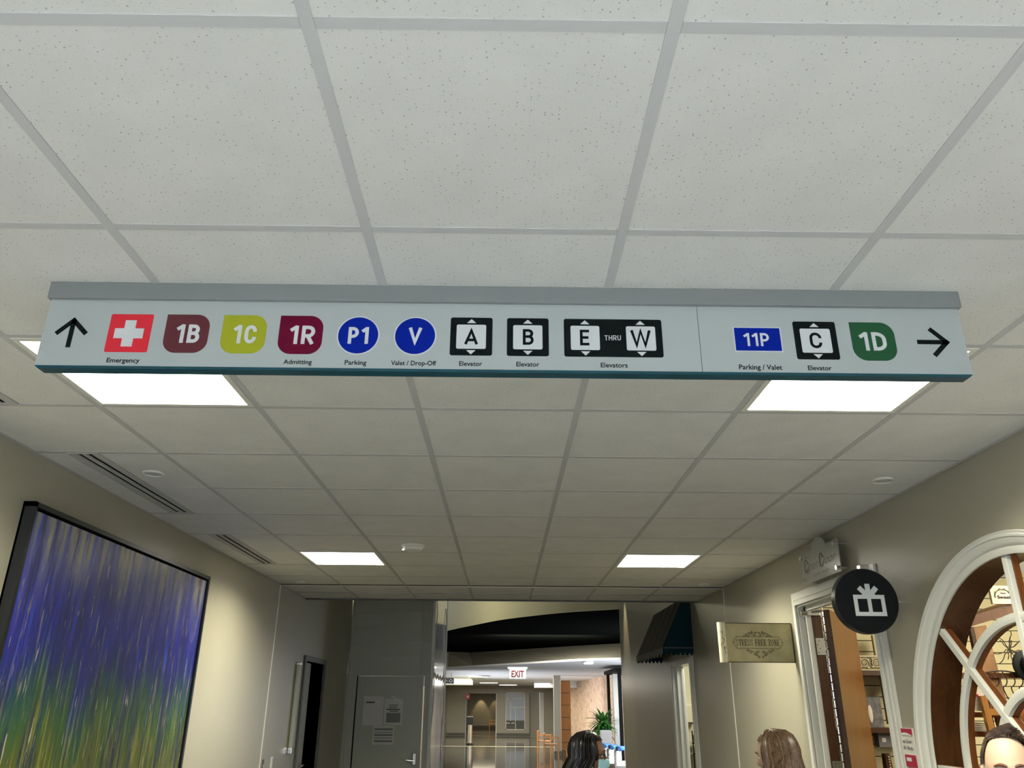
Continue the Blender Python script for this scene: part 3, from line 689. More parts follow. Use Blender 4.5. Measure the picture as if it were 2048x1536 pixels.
def notice(x0, x1, z0, z1, label, rows, m='paper'):
    t = thing('paper_notice', label, 'notice', ((x0+x1)/2, PY0, z0), group='notices taped on the partition door')
    obj('sheet', box(x0, x1, PY0-.0045, PY0-.003, z0, z1), m, t)
    for (a, b_, c_, d_, mm) in rows: obj('print_block', box(x0+a, x0+b_, PY0-.0055, PY0-.0045, z0+c_, z0+d_), mm, t)
    return t
t = notice(-1.885, -1.615, 1.47, 1.83, 'upper left notice on the partition door', [])
obj('print_line', box(-1.855, -1.735, PY0-.0055, PY0-.0045, 1.745, 1.762), 'ink', t)
obj('tape_glint', box((-1.72, -1.665, PY0-.006, PY0-.005, 1.755, 1.775), (-1.70, -1.675, PY0-.006, PY0-.005, 1.71, 1.735)), 'white_gloss', t)
t = notice(-1.60, -1.355, 1.475, 1.80, 'upper right notice on the partition door, with a grey picture', [(.03, .22, .03, .15, 'greyink'), (.06, .18, .24, .25, 'ink'), (.06, .17, .215, .225, 'ink'), (.03, .21, .185, .20, 'ink'), (.07, .19, .165, .175, 'ink')])
bm = bmesh.new(); bm_box(bm, -.09, .09, -.0007, .0007, -.009, .009); xf(bm, Matrix.Translation((-1.435, PY0-.007, 1.79)) @ Matrix.Rotation(math.radians(30), 4, 'Y')); obj('tape_strip', bm, 'white_gloss', t, label='slanting strip of bright tape')
notice(-1.735, -1.450, 1.235, 1.465, 'lower notice on the partition door with grey bands', [(.02, .265, .03, .055, 'greyink'), (.02, .265, .075, .085, 'greyink'), (.02, .265, .105, .13, 'greyink'), (.02, .265, .145, .155, 'greyink'), (.02, .265, .175, .20, 'greyink')])

# ------------------------------------------------------------------ shop doorway on the right
cw = .088
def casing(name, a, b_, h, x=XR, w_=cw):
    bm = bmesh.new()
    for (o0, o1, t0) in ((0, w_, .014), (w_*.0, w_*.32, .030), (w_*.42, w_*.70, .020)):
        bm_box(bm, x-t0, x+.0, a-w_+o0 if False else a-o1, a-o0, 0, h+o1); bm_box(bm, x-t0, x+.0, b_+o0, b_+o1, 0, h+o1); bm_box(bm, x-t0, x+.0, a-o0, b_+o0, h+o0, h+o1)
    return struct(name, bm, 'white_gloss', label='white moulded door casing')
d2 = casing('door_2', D1a, D1b, D1H)
obj('door_jamb', box((XR-.012, XR+TH, D1b-.012, D1b, 0, D1H), (XR-.012, XR+TH, D1a, D1a+.012, 0, D1H), (XR-.012, XR+TH, D1a, D1b, D1H-.012, D1H)), 'white_gloss', d2)
obj('door_stop', box((XR+.03, XR+.065, D1b-.045, D1b-.012, 0, D1H-.012), (XR+.03, XR+.065, D1a+.012, D1a+.03, 0, D1H-.012), (XR+.03, XR+.065, D1a+.012, D1b-.012, D1H-.04, D1H-.012)), 'white_gloss', d2)
# door leaf, swung inwards
hinge = Vector((XR+TH+.022, D1b-.03, 0)); dang = math.radians(-33)
Md = Matrix.Translation(hinge) @ Matrix.Rotation(dang, 4, 'Z')
dl = thing('shop_door', 'orange-brown oak shop door standing open inside the white doorway', 'door', hinge)
def dpart(name, bm, m, **k): return obj(name, xf(bm, Md), m, dl, **k)
dpart('door_leaf', box(.0, .045, .01, .93, .01, D1H-.03), 'oak')
dpart('door_edge', box(-.003, .048, .0, .012, .01, D1H-.03), 'darkwood', label='dark hinge edge of the door')
obj('hinge_jamb', box(XR+.066, XR+TH-.001, D1b-.050, D1b-.013, 0, D1H-.04), 'darkwood', d2, label='dark wooden rebate beside the hinges')
bm = bmesh.new()
for k in range(44): bm_cyl(bm, (hinge.x-.012, hinge.y-.025, .06+k*.054), (hinge.x-.012, hinge.y-.025, .06+k*.054+.046), .008, n=10)
obj('piano_hinge', bm, 'chrome', dl, label='continuous steel hinge barrel')
for z in (.35, 1.30, 2.07):
    h_ = obj('hinge_plate', box(XR+.070, XR+TH-.002, D1b-.0535, D1b-.050, z, z+.11), 'brass', d2)
    bm = bmesh.new()
    for q in range(4): bm_cyl(bm, (XR+.082+.012*(q % 2), D1b-.0535, z+.015+q*.026), (XR+.082+.012*(q % 2), D1b-.0555, z+.015+q*.026), .0035, n=8)
    obj('screw', bm, 'darkwood', h_)
t = thing('door_closer', 'chrome door closer arm at the top of the shop doorway', 'door closer', (XR+.03, D1b-.06, D1H-.05))
obj('closer_body', cyl((XR-.01, D1b-.05, D1H-.058), (XR+.06, D1b-.05, D1H-.058), .020, n=16), 'chrome', t, smooth=True)
obj('closer_bracket', box(XR+.03, XR+.12, D1b-.075, D1b-.05, D1H-.075, D1H-.030), 'steel', t, bevel=.004)
bm = bmesh.new(); bm_tube(bm, [(XR+.06, D1b-.07, D1H-.05), (XR+.12, D1b-.09, D1H-.045), (XR+.135, D1b-.075, D1H-.040)], .008, 8)
obj('closer_arm', bm, 'chrome', t)

# acrylic sign above the shop door
ac = thing('acrylic_shop_sign', 'clear acrylic shop sign on steel standoffs above the shop door', 'sign', (XR, 5.07, 2.5))
AX = XR-.062
ay0, ay1, az0, az1 = 4.76, 5.385, 2.497, 2.695
pts = [(ay0, az0), (ay1, az0), (ay1, az1-.012), (ay1-.012, az1)]
ym = 5.07
for k in range(13):
    a = math.radians(k*15); pts.append((ym+.115*math.cos(a), az1+.002+.066*math.sin(a)))
pts += [(ay0+.012, az1), (ay0, az1-.012)]
obj('acrylic_sheet', prism([(AX, p[0], p[1]) for p in pts], (.006, 0, 0)), 'glass', ac)
for y in (ay0+.03, ay1-.03):
    for z in (az0+.025, az1-.025):
        s_ = obj('standoff', cyl((AX-.012, y, z), (XR, y, z), .010, n=14), 'chrome', ac, smooth=True)
        obj('standoff_cap', cyl((AX-.018, y, z), (AX-.010, y, z), .014, n=14), 'chrome', s_, smooth=True)
def onwall(bm, ycen, x):   # text built in x/z plane facing -y -> facing -x, reading direction towards -y
    return xf(bm, Matrix.Translation((x, ycen, 0)) @ Matrix.Rotation(math.radians(-90), 4, 'Z'))
for s_, a, b_, base, cap, sh in (('The', -.235, -.165, 2.655, .020, .3), ('Open', -.27, -.02, 2.575, .060, .5), ('Door', -.005, .27, 2.575, .060, .5), ('GIFT', -.12, -.01, 2.528, .016, 0), ('SHOP', .02, .14, 2.528, .016, 0)):
    bm = text_bm(s_, -.004, shear=sh)
    xs_ = [v.co.x for v in bm.verts]; k = (b_-a)/(max(xs_)-min(xs_)); x_0 = min(xs_); c = cap/.73
    for v in bm.verts: v.co = Vector((a+(v.co.x-x_0)*k, 0, base+v.co.y*c))
    if s_ in ('Open', 'Door'):   # capital flourishes
        for rr in (.030, .034): bm_tube(bm, [(a+.04+rr*.9*math.cos(t_/4), -.0005, base+.035+rr*1.35*math.sin(t_/4)) for t_ in range(2, 25)], .0012, 4)
    obj('etched_lettering', onwall(bm, ym, AX-.0008), 'etch', ac, label='thin flowing letters')

# round gift sign projecting from the wall
GY = 4.16; gc = Vector((1.882, GY, H+.510)); GR = .1645
gs = thing('round_blade_sign', 'round black projecting sign with a white gift box symbol', 'sign', (XR, GY, gc.z))
bm = cyl((gc.x, GY, gc.z), (gc.x, GY+.05, gc.z), GR, n=72)
obj('sign_drum', bm, 'black', gs, smooth=True)
obj('sign_face', cyl((gc.x, GY-.002, gc.z), (gc.x, GY+.001, gc.z), GR-.004, n=72), 'blackmat', gs)
obj('mounting_bracket', box(gc.x, XR, GY+.030, GY+.038, gc.z-.004, gc.z+.004), 'chrome', gs)
obj('top_clamp', box(gc.x-.005, gc.x+.045, GY+.006, GY+.046, gc.z+GR-.012, gc.z+GR+.022), 'chrome', gs, bevel=.003)
gq = Vector((gc.x+.012, 0, gc.z+.004)); hw, t_ = .081, .020
bm = bmesh.new()
for a_, b_, c_, d_, e_ in ((-hw, hw, -.080, -.080+t_, 0), (-hw, hw, .006, .026, 0), (-hw, -hw+t_, -.080+t_, .006, 0), (hw-t_, hw, -.080+t_, .006, 0), (-.010, .010, -.080+t_, .006, 0)): bm_box(bm, gq.x+a_, gq.x+b_, GY-.0035, GY-.002, gq.z+c_, gq.z+d_)
g = obj('gift_box_symbol', bm, 'vinylwhite', gs)
for k, ang in enumerate((-44, 0, 44)):
    b2 = box(-.013, .013, GY-.0037-.0001*k, GY-.002, 0, .066); xf(b2, Matrix.Translation((gq.x, 0, gq.z+.016)) @ Matrix.Rotation(math.radians(ang), 4, 'Y')); obj('ribbon_loop', b2, 'vinylwhite', g)
obj('ribbon_knot', prism([(gq.x-.038, GY-.0041, gq.z+.022), (gq.x-.018, GY-.0041, gq.z+.046), (gq.x+.018, GY-.0041, gq.z+.046), (gq.x+.038, GY-.0041, gq.z+.022)], (0, .0021, 0)), 'vinylwhite', g)

# parchment-like blade sign: STRESS FREE ZONE
BY = 5.90
ss = thing('parchment_blade_sign', 'parchment-coloured projecting sign reading STRESS FREE ZONE with scrollwork', 'sign', (XR, BY, 2.02))
bx0, bx1, bz0, bz1 = 1.605, 2.083, 2.032, 2.297
obj('sign_board', box(bx0-.01, bx1, BY, BY+.012, bz0, bz1), 'gold', ss, bevel=.002)
obj('board_rim', box((bx0-.01, bx1+.002, BY-.002, BY+.014, bz1-.002, bz1+.004), (bx0-.01, bx1+.002, BY-.002, BY+.014, bz0-.004, bz0+.002), (bx1-.001, bx1+.005, BY-.002, BY+.014, bz0, bz1)), 'goldink', ss)
bm = bmesh.new(); bm_cyl(bm, (1.577, BY+.006, bz0-.004), (1.577, BY+.006, bz1+.006), .029, n=28); obj('rolled_edge', bm, 'goldlight', ss, smooth=True, label='pale rolled edge like a scroll')
obj('support_rod', cyl((bx1, BY+.006, 2.250), (XR+.002, BY+.006, 2.250), .003, n=8), 'goldink', ss)
bm = bmesh.new(); bm_cyl(bm, (bx1-.002, BY+.006, 2.250), (XR, BY+.006, 2.250), .004, n=8); bm_cyl(bm, (bx1-.002, BY+.006, 2.07), (XR, BY+.006, 2.07), .004, n=8); obj('support_rod', bm, 'goldink', ss)
# slab serif letters drawn as strokes
def serif(ch):
    S, V_ = [], []     # strokes: (x0,z0,x1,z1,width); unit box 0..1
    def st(*a): S.append(a)
    W, N_ = .30, .11
    if ch in 'FETR': st(.25, 0, .25, 1, W) if ch != 'T' else st(.5, 0, .5, 1, W)
    if ch in 'FE': st(.1, .955, .92, .955, N_); st(.88, .99, .88, .72, N_); st(.25, .5, .68, .5, N_); st(.68, .62, .68, .38, N_); st(.05, .045, .5, .045, N_)
    if ch == 'E': st(.1, .045, .95, .045, N_); st(.9, 0, .9, .30, N_)
    if ch == 'T': st(.04, .955, .96, .955, N_); st(.07, .99, .07, .70, N_); st(.93, .99, .93, .70, N_); st(.28, .045, .72, .045, N_)
    if ch == 'R':
        st(.05, .955, .5, .955, N_); st(.05, .045, .48, .045, N_)
        V_.append(([(.25, .955), (.6, .95), (.8, .84), (.8, .64), (.6, .52), (.25, .5)], .13)); V_.append(([(.5, .5), (.68, .38), (.76, .1), (.98, .03)], .15))
    if ch == 'Z': st(.1, .955, .92, .955, N_); st(.86, .93, .16, .06, W); st(.08, .045, .95, .045, N_); st(.12, .99, .12, .7, N_); st(.9, 0, .9, .3, N_)
    if ch == 'N': st(.2, 0, .2, 1, N_+.02); st(.82, 0, .82, 1, N_+.02); st(.2, .97, .8, .03, W); st(.02, .955, .36, .955, N_); st(.04, .045, .38, .045, N_); st(.64, .955, .99, .955, N_)
    if ch == 'O': V_.append(([(.5+.34*math.cos(t_*PI/8), .5+.45*math.sin(t_*PI/8)) for t_ in range(17)], .17))
    if ch == 'S': V_.append(([(.82, .72), (.78, .90), (.5, .96), (.22, .86), (.2, .68), (.42, .56), (.66, .44), (.82, .28), (.74, .1), (.48, .03), (.2, .12), (.15, .30)], .15))
    return S, V_
def seg(bm, p, q, w_, d=.0008):
    p, q = Vector((p[0], 0, p[1])), Vector((q[0], 0, q[1])); t_ = (q-p)
    if t_.length < 1e-7: return
    t_.normalize(); nn = Vector((-t_.z, 0, t_.x))*w_/2
    bm_prism(bm, [p+nn, q+nn, q-nn, p-nn], (0, d, 0))
bm = bmesh.new(); x = 1.672; total = 'STRESS FREE ZONE'; cwid = (1.990-1.672)/15.2; hgt = .044; zb = 2.142
for ch in total:
    if ch == ' ': x += cwid*.6; continue
    S, V_ = serif(ch); k = cwid*.90
    for a in S:
        horiz = abs(a[1]-a[3]) < 1e-6
        seg(bm, (x+a[0]*k, zb+a[1]*hgt), (x+a[2]*k, zb+a[3]*hgt), a[4]*(hgt*.75 if horiz else k))
    for P_, w_ in V_:
        for p, q in zip(P_, P_[1:]): seg(bm, (x+p[0]*k, zb+p[1]*hgt), (x+q[0]*k, zb+q[1]*hgt), w_*k*1.15)
    x += cwid
obj('lettering', move(bm, (0, BY-.0012, 0)), 'goldink', ss, label='dark serif capitals STRESS FREE ZONE')
bm = bmesh.new(); lx0, lx1, lz0, lz1 = 1.654, 2.010, 2.124, 2.204
brd = [(lx0+.022, lz1), (lx1-.022, lz1), (lx1-.022, lz1-.012), (lx1-.008, lz1-.016), (lx1-.006, lz1-.028), (lx1+.006, (lz0+lz1)/2), (lx1-.006, lz0+.028), (lx1-.008, lz0+.016), (lx1-.022, lz0+.012), (lx1-.022, lz0),
       (lx0+.022, lz0), (lx0+.022, lz0+.012), (lx0+.008, lz0+.016), (lx0+.006, lz0+.028), (lx0-.006, (lz0+lz1)/2), (lx0+.006, lz1-.028), (lx0+.008, lz1-.016), (lx0+.022, lz1-.012)]
for p, q in zip(brd, brd[1:]+brd[:1]): seg(bm, p, q, .0032)
for xx in (lx0+.010, lx1-.010): bm_prism(bm, [(xx-.004, 0, 2.164), (xx, 0, 2.168), (xx+.004, 0, 2.164), (xx, 0, 2.160)], (0, .0008, 0))
obj('border_line', move(bm, (0, BY-.0012, 0)), 'goldink', ss)
def scroll(bm, cx, cz, r0, turns, dirn, start, w_):
    P_ = []
    for k in range(int(14*turns)+1):
        a = start+dirn*k*2*PI/14; rr = r0*(1-.75*k/(14*turns)); P_.append((cx+rr*math.cos(a), cz+rr*math.sin(a)*.75))
    for k, (p, q) in enumerate(zip(P_, P_[1:])): seg(bm, p, q, w_*(1.3-.8*k/len(P_)))
bm = bmesh.new(); mx = 1.832
for sgn in (-1, 1):
    for (dx, dz, rr, st_) in ((.090, .222-.0, .012, 0), (.066, .226, .015, 1.5), (.040, .232, .013, 2.5), (.018, .226, .011, 1), (.012, .244, .010, 0), (.036, .246, .008, 2), (.058, .240, .007, 4)):
        scroll(bm, mx+sgn*dx, 1.99+dz, rr, 1.2, -sgn, st_ if sgn > 0 else PI-st_, .0042)
    for (dx, dz, rr, st_) in ((.088, .118, .012, 0), (.064, .112, .013, 1.5), (.040, .102, .015, 2.5), (.018, .108, .012, 1), (.030, .086, .009, 0), (.012, .078, .008, 2)):
        scroll(bm, mx+.012+sgn*dx, 1.99+dz, rr, 1.2, sgn, -st_ if sgn > 0 else PI+st_, .0042)
obj('scrollwork', move(bm, (0, BY-.0012, 0)), 'goldink', ss, label='dark scroll ornament above and below the words')
bm = bmesh.new(); random.seed(3)
for k in range(16):
    z = random.uniform(2.08, 2.25); a = random.uniform(-.6, .6); bm_box(bm, 1.577+.0292*math.sin(a)-.0015, 1.577+.0292*math.sin(a)+.0015, BY+.006-.0296*math.cos(a)-.0005, BY+.006-.0296*math.cos(a)+.001, z, z+random.uniform(.008, .03))
obj('crackle', bm, 'goldink', ss, label='dark distress marks on the roll')

# placard between door and window
pc = thing('shop_placard', 'small white and red placard on the wall between door and round window', 'sign', (XR, 4.40, 1.46))
obj('placard_sheet', box(XR-.010, XR, 4.325, 4.485, 1.455, 1.640), 'white', pc, bevel=.001)
obj('red_band', box((XR-.012, XR-.010, 4.327, 4.483, 1.605, 1.638), (XR-.012, XR-.010, 4.327, 4.450, 1.458, 1.515)), 'redplac', pc, label='dark red bands')
bm = prism([(XR-.013, 4.327+.156*k/12, 1.605+.014*math.sin(PI*k/12)) for k in range(13)], (.002, 0, 0)); obj('band_curve', bm, 'white', pc)
for s_, a, b_, z in (('Open Door', -.068, .062, 1.570), ('Gift Shop', -.05, .06, 1.540)): obj('lettering', onwall(fit_text(s_, a, b_, z, .017, .012), 4.405, XR-.0125), 'greyink', pc)
obj('lettering', onwall(box(-.02, .03, 0, .001, 1.485, 1.502), 4.405, XR-.0132), 'vinylwhite', pc)

# ------------------------------------------------------------------ round window
wd = struct('window_2', box(XR+.05, XR+.055, WY-.01, WY+.01, WZ-.01, WZ+.01), 'white_gloss', label='round white window with spokes and rings')
def ring_bm(bm, cy, cz, prof, n=96):
    """prof: list of (radius, x) closed loop"""
    R_ = [[bm.verts.new((x_, cy+rr*math.cos(2*PI*i/n), cz+rr*math.sin(2*PI*i/n))) for i in range(n)] for rr, x_ in prof]
    m_ = len(prof)
    for a in range(m_):
        p, q = R_[a], R_[(a+1) % m_]
        for i in range(n): bm.faces.new((p[i], p[(i+1) % n], q[(i+1) % n], q[i]))
bm = bmesh.new()
ring_bm(bm, WY, WZ, [(.962, XR), (.962, XR-.024), (.955, XR-.032), (.948, XR-.028), (.944, XR-.032), (.936, XR-.030), (.932, XR-.022), (.912, XR-.014), (.904, XR-.006), (.902, XR+.002), (.905, XR+.002)])
obj('window_casing', bm, 'white_gloss', wd, smooth=True, label='broad white moulded ring around the window')
bm = bmesh.new(); ring_bm(bm, WY, WZ, [(.905, XR+.002), (.896, XR+.002), (.896, XR+.011), (.905, XR+.011)]); obj('window_reveal', bm, 'white_gloss', wd, smooth=True)
bm = bmesh.new(); ring_bm(bm, WY, WZ, [(.896, XR-.002), (.872, XR-.002), (.868, XR+.001), (.868, XR+.010), (.896, XR+.010)]); obj('window_sash', bm, 'white_gloss', wd, smooth=True)
bm = bmesh.new(); ring_bm(bm, WY, WZ, [(.905, XR+.0115), (.869, XR+.0115), (.868, XR+TH+.03), (.905, XR+TH+.03)]); obj('wood_lining', bm, 'darkwood', wd, smooth=True, label='brown wooden inner lining')
def grille(x0, x1, rings_, wd_, m, nm):
    for ro in rings_:
        bm = bmesh.new(); ring_bm(bm, WY, WZ, [(ro, x1), (ro, x0+.004), (ro-wd_*.3, x0), (ro-wd_*.7, x0), (ro-wd_, x0+.004), (ro-wd_, x1)]); obj(nm+'_ring', bm, m, wd, smooth=True)
    for k in range(8):
        a = k*PI/4; y_, z_ = math.cos(a), math.sin(a); n_ = Vector((0, -z_, y_))*wd_*.45; c_ = Vector((0, WY, WZ)); dd = Vector((0, y_, z_))
        p, q = c_+dd*.10, c_+dd*.875
        xo = Vector((x0-.0015, 0, 0)); bm = prism([xo+p+n_, xo+q+n_, xo+q-n_, xo+p-n_], (x1-x0+.001, 0, 0)); obj(nm+'_spoke', bm, m, wd, bevel=.003)
grille(XR+.016, XR+.038, (.640, .360, .120), .036, 'white_gloss', 'grille')
grille(XR+.040, XR+.068, (.640, .360), .036, 'midwood', 'inner_grille')

# ------------------------------------------------------------------ shop interior
SX = XR+TH
struct('floor_shop', box(SX, 7.5, .4, 11.6, 0, .004), 'floor')
struct('ceiling_shop', box((SX, 7.5, .4, 7.0, 2.96, 3.0), (SX, 7.5, 7.0, 11.7, 2.76, 2.8)), 'cream')
struct('wall_shop_right', box(7.4, 7.5, .4, 11.6, 0, 3), 'cream'); struct('wall_shop_near', box(SX, 7.5, .3, .4, 0, 3), 'cream')
sw = struct('wall_shop_back', box(SX, 7.5, 6.92, 7.05, 0, 3), 'slotdark')
zz = .05; k = 0
while zz < 2.95:
    o_ = obj('slat', box(SX, 7.4, 6.90, 6.92, zz, zz+.082), 'slat', sw); zz += .0885
# shelves & carved decor on the slatwall
def shelf(x0, x1, z, label, y0=6.55):
    t = thing('wall_shelf', label, 'shelf', ((x0+x1)/2, 6.9, z), group='brown shelves on the slat wall')
    obj('board', box(x0, x1, y0, 6.9, z-.032, z), 'midwood', t); obj('shelf_edge', box(x0, x1, y0-.012, y0, z-.034, z+.002), 'darkwood', t)
    obj('bracket', box((x0+.05, x0+.07, y0+.05, 6.9, z-.09, z-.032), (x1-.07, x1-.05, y0+.05, 6.9, z-.09, z-.032)), 'steel', t)
shelf(2.72, 3.30, 2.005, 'upper brown shelf seen through the shop doorway')
shelf(2.72, 3.30, 1.590, 'lower brown shelf seen through the shop doorway')
def carved(x0, x1, z0, z1, label, y=6.72):
    t = thing('carved_panel', label, 'wall decor', ((x0+x1)/2, y, z0), group='whitewashed carved panels')
    w_ = .014
    obj('panel_back', box(x0, x1, y, y+.02, z0, z1), 'carvedark', t)
    obj('panel_frame', box((x0, x1, y-.014, y, z0, z0+w_), (x0, x1, y-.014, y, z1-w_, z1), (x0, x0+w_, y-.014, y, z0+w_, z1-w_), (x1-w_, x1, y-.014, y, z0+w_, z1-w_)), 'carved', t)
    bm = bmesh.new(); W_, H_ = x1-x0, z1-z0; L_ = max(W_, H_); s_ = min(W_, H_); nn = max(2, int(L_/s_*1.1))
    for k in range(nn):
        f_ = (k+.5)/nn; cx = x0+W_*(f_ if W_ > H_ else .5); cz = z0+H_*(f_ if H_ >= W_ else .5); rr = s_*.34
        P_ = [(cx+rr*(1-j/26)*math.cos(j*.55+k), y-.006, cz+rr*(1-j/26)*math.sin(j*.55+k)) for j in range(22)]; bm_tube(bm, P_, .0065, 5)
        bm_sphere(bm, (cx, y-.006, cz), .012, seg=8, rings=6)
        for q in range(4):
            a = q*PI/2+.7; bm_sphere(bm, (cx+s_*.36*math.cos(a), y-.004, cz+s_*.36*math.sin(a)), .014, .008, .010, seg=8, rings=6)
    obj('carved_scroll', bm, 'carved', t, smooth=True)
carved(2.885, 3.085, 2.010, 2.130, 'square whitewashed scroll-carved panel on the upper shelf')
carved(3.045, 3.135, 2.135, 2.290, 'narrow whitewashed carved panel above the upper shelf', 6.74)
carved(3.050, 3.160, 1.615, 1.968, 'tall whitewashed carved panel between the two shelves')
t = thing('grey_print', 'grey marbled print with a pale feather on the lower shelf', 'picture', (2.94, 6.7, 1.595))
obj('print_board', box(2.885, 3.010, 6.70, 6.72, 1.592, 1.815), mat('grey_marble_print', (.16, .15, .16), .6, noise=.5, nscale=30), t)
bm = bmesh.new(); bm_sphere(bm, (2.915, 6.698, 1.69), .018, .004, .065, seg=12, rings=8); obj('feather', bm, 'card', t, smooth=True)
t = thing('dark_bottle', 'dark beaded vase below the lower shelf in the shop doorway', 'vase', (2.95, 6.6, 1.15))
obj('vase_body', cyl((2.95, 6.6, 1.15), (2.94, 6.6, 1.41), .045, .030, n=20), 'darkwood', t, smooth=True)
bm = bmesh.new()
for k in range(12): bm_sphere(bm, (2.945, 6.563, 1.19+k*.018), .006, seg=8, rings=6)
obj('bead_string', bm, 'card', t)
t = thing('display_plinth', 'cream display plinth under the dark vase in the shop', 'plinth', (3.02, 6.65, 0)); obj('plinth_body', box(2.90, 3.16, 6.52, 6.80, 0, 1.12), 'slat', t); obj('plinth_top', box(2.88, 3.18, 6.50, 6.82, 1.12, 1.15), 'midwood', t)
t = thing('grey_carton', 'small grey box below the lower shelf seen through the doorway', 'box', (2.955, 6.62, 1.455)); obj('carton_body', box(2.905, 3.005, 6.6, 6.68, 1.455, 1.555), mat('grey_lilac_box', (.17, .16, .17), .6), t); obj('carton_tag', box(2.93, 2.96, 6.597, 6.6, 1.49, 1.52), 'card', t); obj('carton_hook', box(2.95, 2.96, 6.68, 6.9, 1.53, 1.545), 'steel', t)
# étagère seen through the round window
et = thing('wooden_display_stand', 'brown wooden display stand behind the round window', 'display stand', (3.1, 5.0, 0))
obj('top_beam', prism([(2.84, 5.0, 2.192), (3.60, 5.0, 2.405), (3.60, 5.0, 2.475), (2.885, 5.0, 2.262)], (0, .30, 0)), 'midwood', et)
obj('post', prism([(2.864, 4.98, 2.20), (2.888, 4.98, 2.20), (2.895, 4.98, 0), (2.865, 4.98, 0)], (0, .03, 0)), 'darkwood', et)
obj('post', prism([(3.56, 5.2, 2.42), (3.60, 5.2, 2.42), (3.60, 5.2, 0), (3.56, 5.2, 0)], (0, .04, 0)), 'darkwood', et)
obj('tan_board', prism([(2.892, 5.02, 2.20), (2.990, 5.02, 2.215), (3.03, 5.02, 1.55), (2.94, 5.02, 1.55)], (0, .02, 0)), 'strap', et, label='tan leather-like upright board')
for z in (1.935, 1.715, 1.61, 1.42): obj('stand_shelf', box(2.70, 3.60, 4.99, 5.25, z-.028, z), 'midwood', et)
FY = 4.92
t = thing('small_ladder', 'small honey-coloured wooden ladder in front of the display stand', 'ladder', (2.83, 4.9, 0))
for x_ in (2.815, 3.02): obj('rail', prism([(x_, 4.93, 1.805 if x_ < 3 else 1.77), (x_+.034, 4.93, 1.805 if x_ < 3 else 1.77), (x_+.11, 4.9, .0), (x_+.07, 4.9, .0)], (0, .03, 0)), 'orangewood', t)
for z in (1.70, 1.49, 1.25, 1.0): obj('rung', box(2.82, 3.06, 4.93, 4.955, z, z+.035), 'orangewood', t)
t = thing('sweet_plaque', 'cream plaque with a floral wreath and the words Home Sweet Home', 'plaque', (3.10, 4.97, 2.33), group=None)
obj('plaque_board', xf(box(-.075, .075, 0, .02, -.055, .055), Matrix.Translation((3.104, 4.965, 2.392))), 'card', t)
for s_, a, b_, z, c_ in (('Home', -.012, .018, 2.398, .009), ('Sweet', -.038, .045, 2.368, .020)): obj('lettering', move(fit_text(s_, 3.104+a, 3.104+b_, z, c_, .012), (0, 4.963, 0)), 'blackmat', t)
bm = bmesh.new()
for k in range(26):
    a = k/26*PI*1.15-.2; bm_sphere(bm, (3.104+.052*math.cos(a), 4.963, 2.382+.042*math.sin(a)), .0045, .002, .003, seg=6, rings=4)
obj('wreath', bm, 'leaf', t)
bm = bmesh.new()
for k in (4, 9, 13, 18): bm_sphere(bm, (3.104+.05*math.cos(k/22*PI), 4.961, 2.386+.042*math.sin(k/22*PI)), .007, .002, .006, seg=6, rings=4)
obj('blossom', bm, 'strap', t)
tag(obj('grey_storage_box', prism([(3.13, 5.05, 2.50), (3.42, 5.05, 2.57), (3.42, 5.05, 2.70), (3.13, 5.05, 2.63)], (0, .25, 0)), 'greybox'), 'dark grey box on top of the display stand', 'box')
t = thing('black_hat', 'round black felt hat hanging on the display stand', 'hat', (3.14, 4.96, 1.98))
bm = bmesh.new(); bm_sphere(bm, (3.150, 4.955, 1.975), .092, .018, .092, seg=28, rings=12); obj('hat_brim', bm, 'hat', t, smooth=True)
bm = bmesh.new(); bm_sphere(bm, (3.150, 4.945, 1.975), .055, .05, .058, seg=24, rings=12); obj('hat_crown', bm, 'hat', t, smooth=True)
obj('hat_peg', cyl((3.15, 4.90, 1.99), (3.15, 4.985, 1.99), .008, n=8), 'midwood', t)
t = thing('twig_wreath', 'dark twig spray above the black hat', 'wreath', (3.09, 5.0, 2.06)); random.seed(5)
for k in range(14):
    a = random.uniform(0, 2*PI); L_ = random.uniform(.06, .13); P_ = [(3.09+math.cos(a)*L_*q/5+random.uniform(-.006, .006), 5.0, 2.07+math.sin(a)*L_*q/5+random.uniform(-.006, .006)) for q in range(6)]
    bm = bmesh.new(); bm_tube(bm, P_, .0028, 5); obj('twig', bm, 'twig', t)
t = thing('wire_scroll_rack', 'dark bent-wire scroll rack across the display stand', 'wire rack', (2.98, 4.95, 1.75))
bm = bmesh.new(); bm_tube(bm, [(2.87+.30*q/12, 4.97, 1.930+.022*math.sin(PI*q/12)-.03*(q/12)**2) for q in range(13)], .005, 6); obj('top_wire', bm, 'twig', t)
for k in range(6):
    bm = bmesh.new(); cx = 2.90+k*.048; bm_tube(bm, [(cx+.022*math.sin(q*.6)*(1-q/20), 4.97, 1.93-.012*q+.01*math.cos(q*.8)) for q in range(15)], .0035, 5); obj('scroll_wire', bm, 'twig', t)
def flower(x_, z_, m, label, r_=.035, Y_=None):
    global FY; FY -= .03
    t = thing('silk_flower', label, 'flower', (x_, FY, z_-.3), group='silk flowers in the shop window')
    bm = bmesh.new(); bm_tube(bm, [(x_, FY, z_-.3), (x_, FY, z_)], .003, 5); obj('stem', bm, 'leaf', t)
    for k in range(7):
        a = k*2*PI/7; bm = bmesh.new(); bm_sphere(bm, (x_+r_*.6*math.cos(a), FY-.004*(k % 2), z_+r_*.6*math.sin(a)), r_*.5, .006, r_*.35, seg=10, rings=6); obj('petal', bm, m, t, smooth=True)
    bm = bmesh.new(); bm_sphere(bm, (x_, FY-.008, z_), r_*.25, seg=8, rings=6); obj('flower_centre', bm, 'yellow', t)
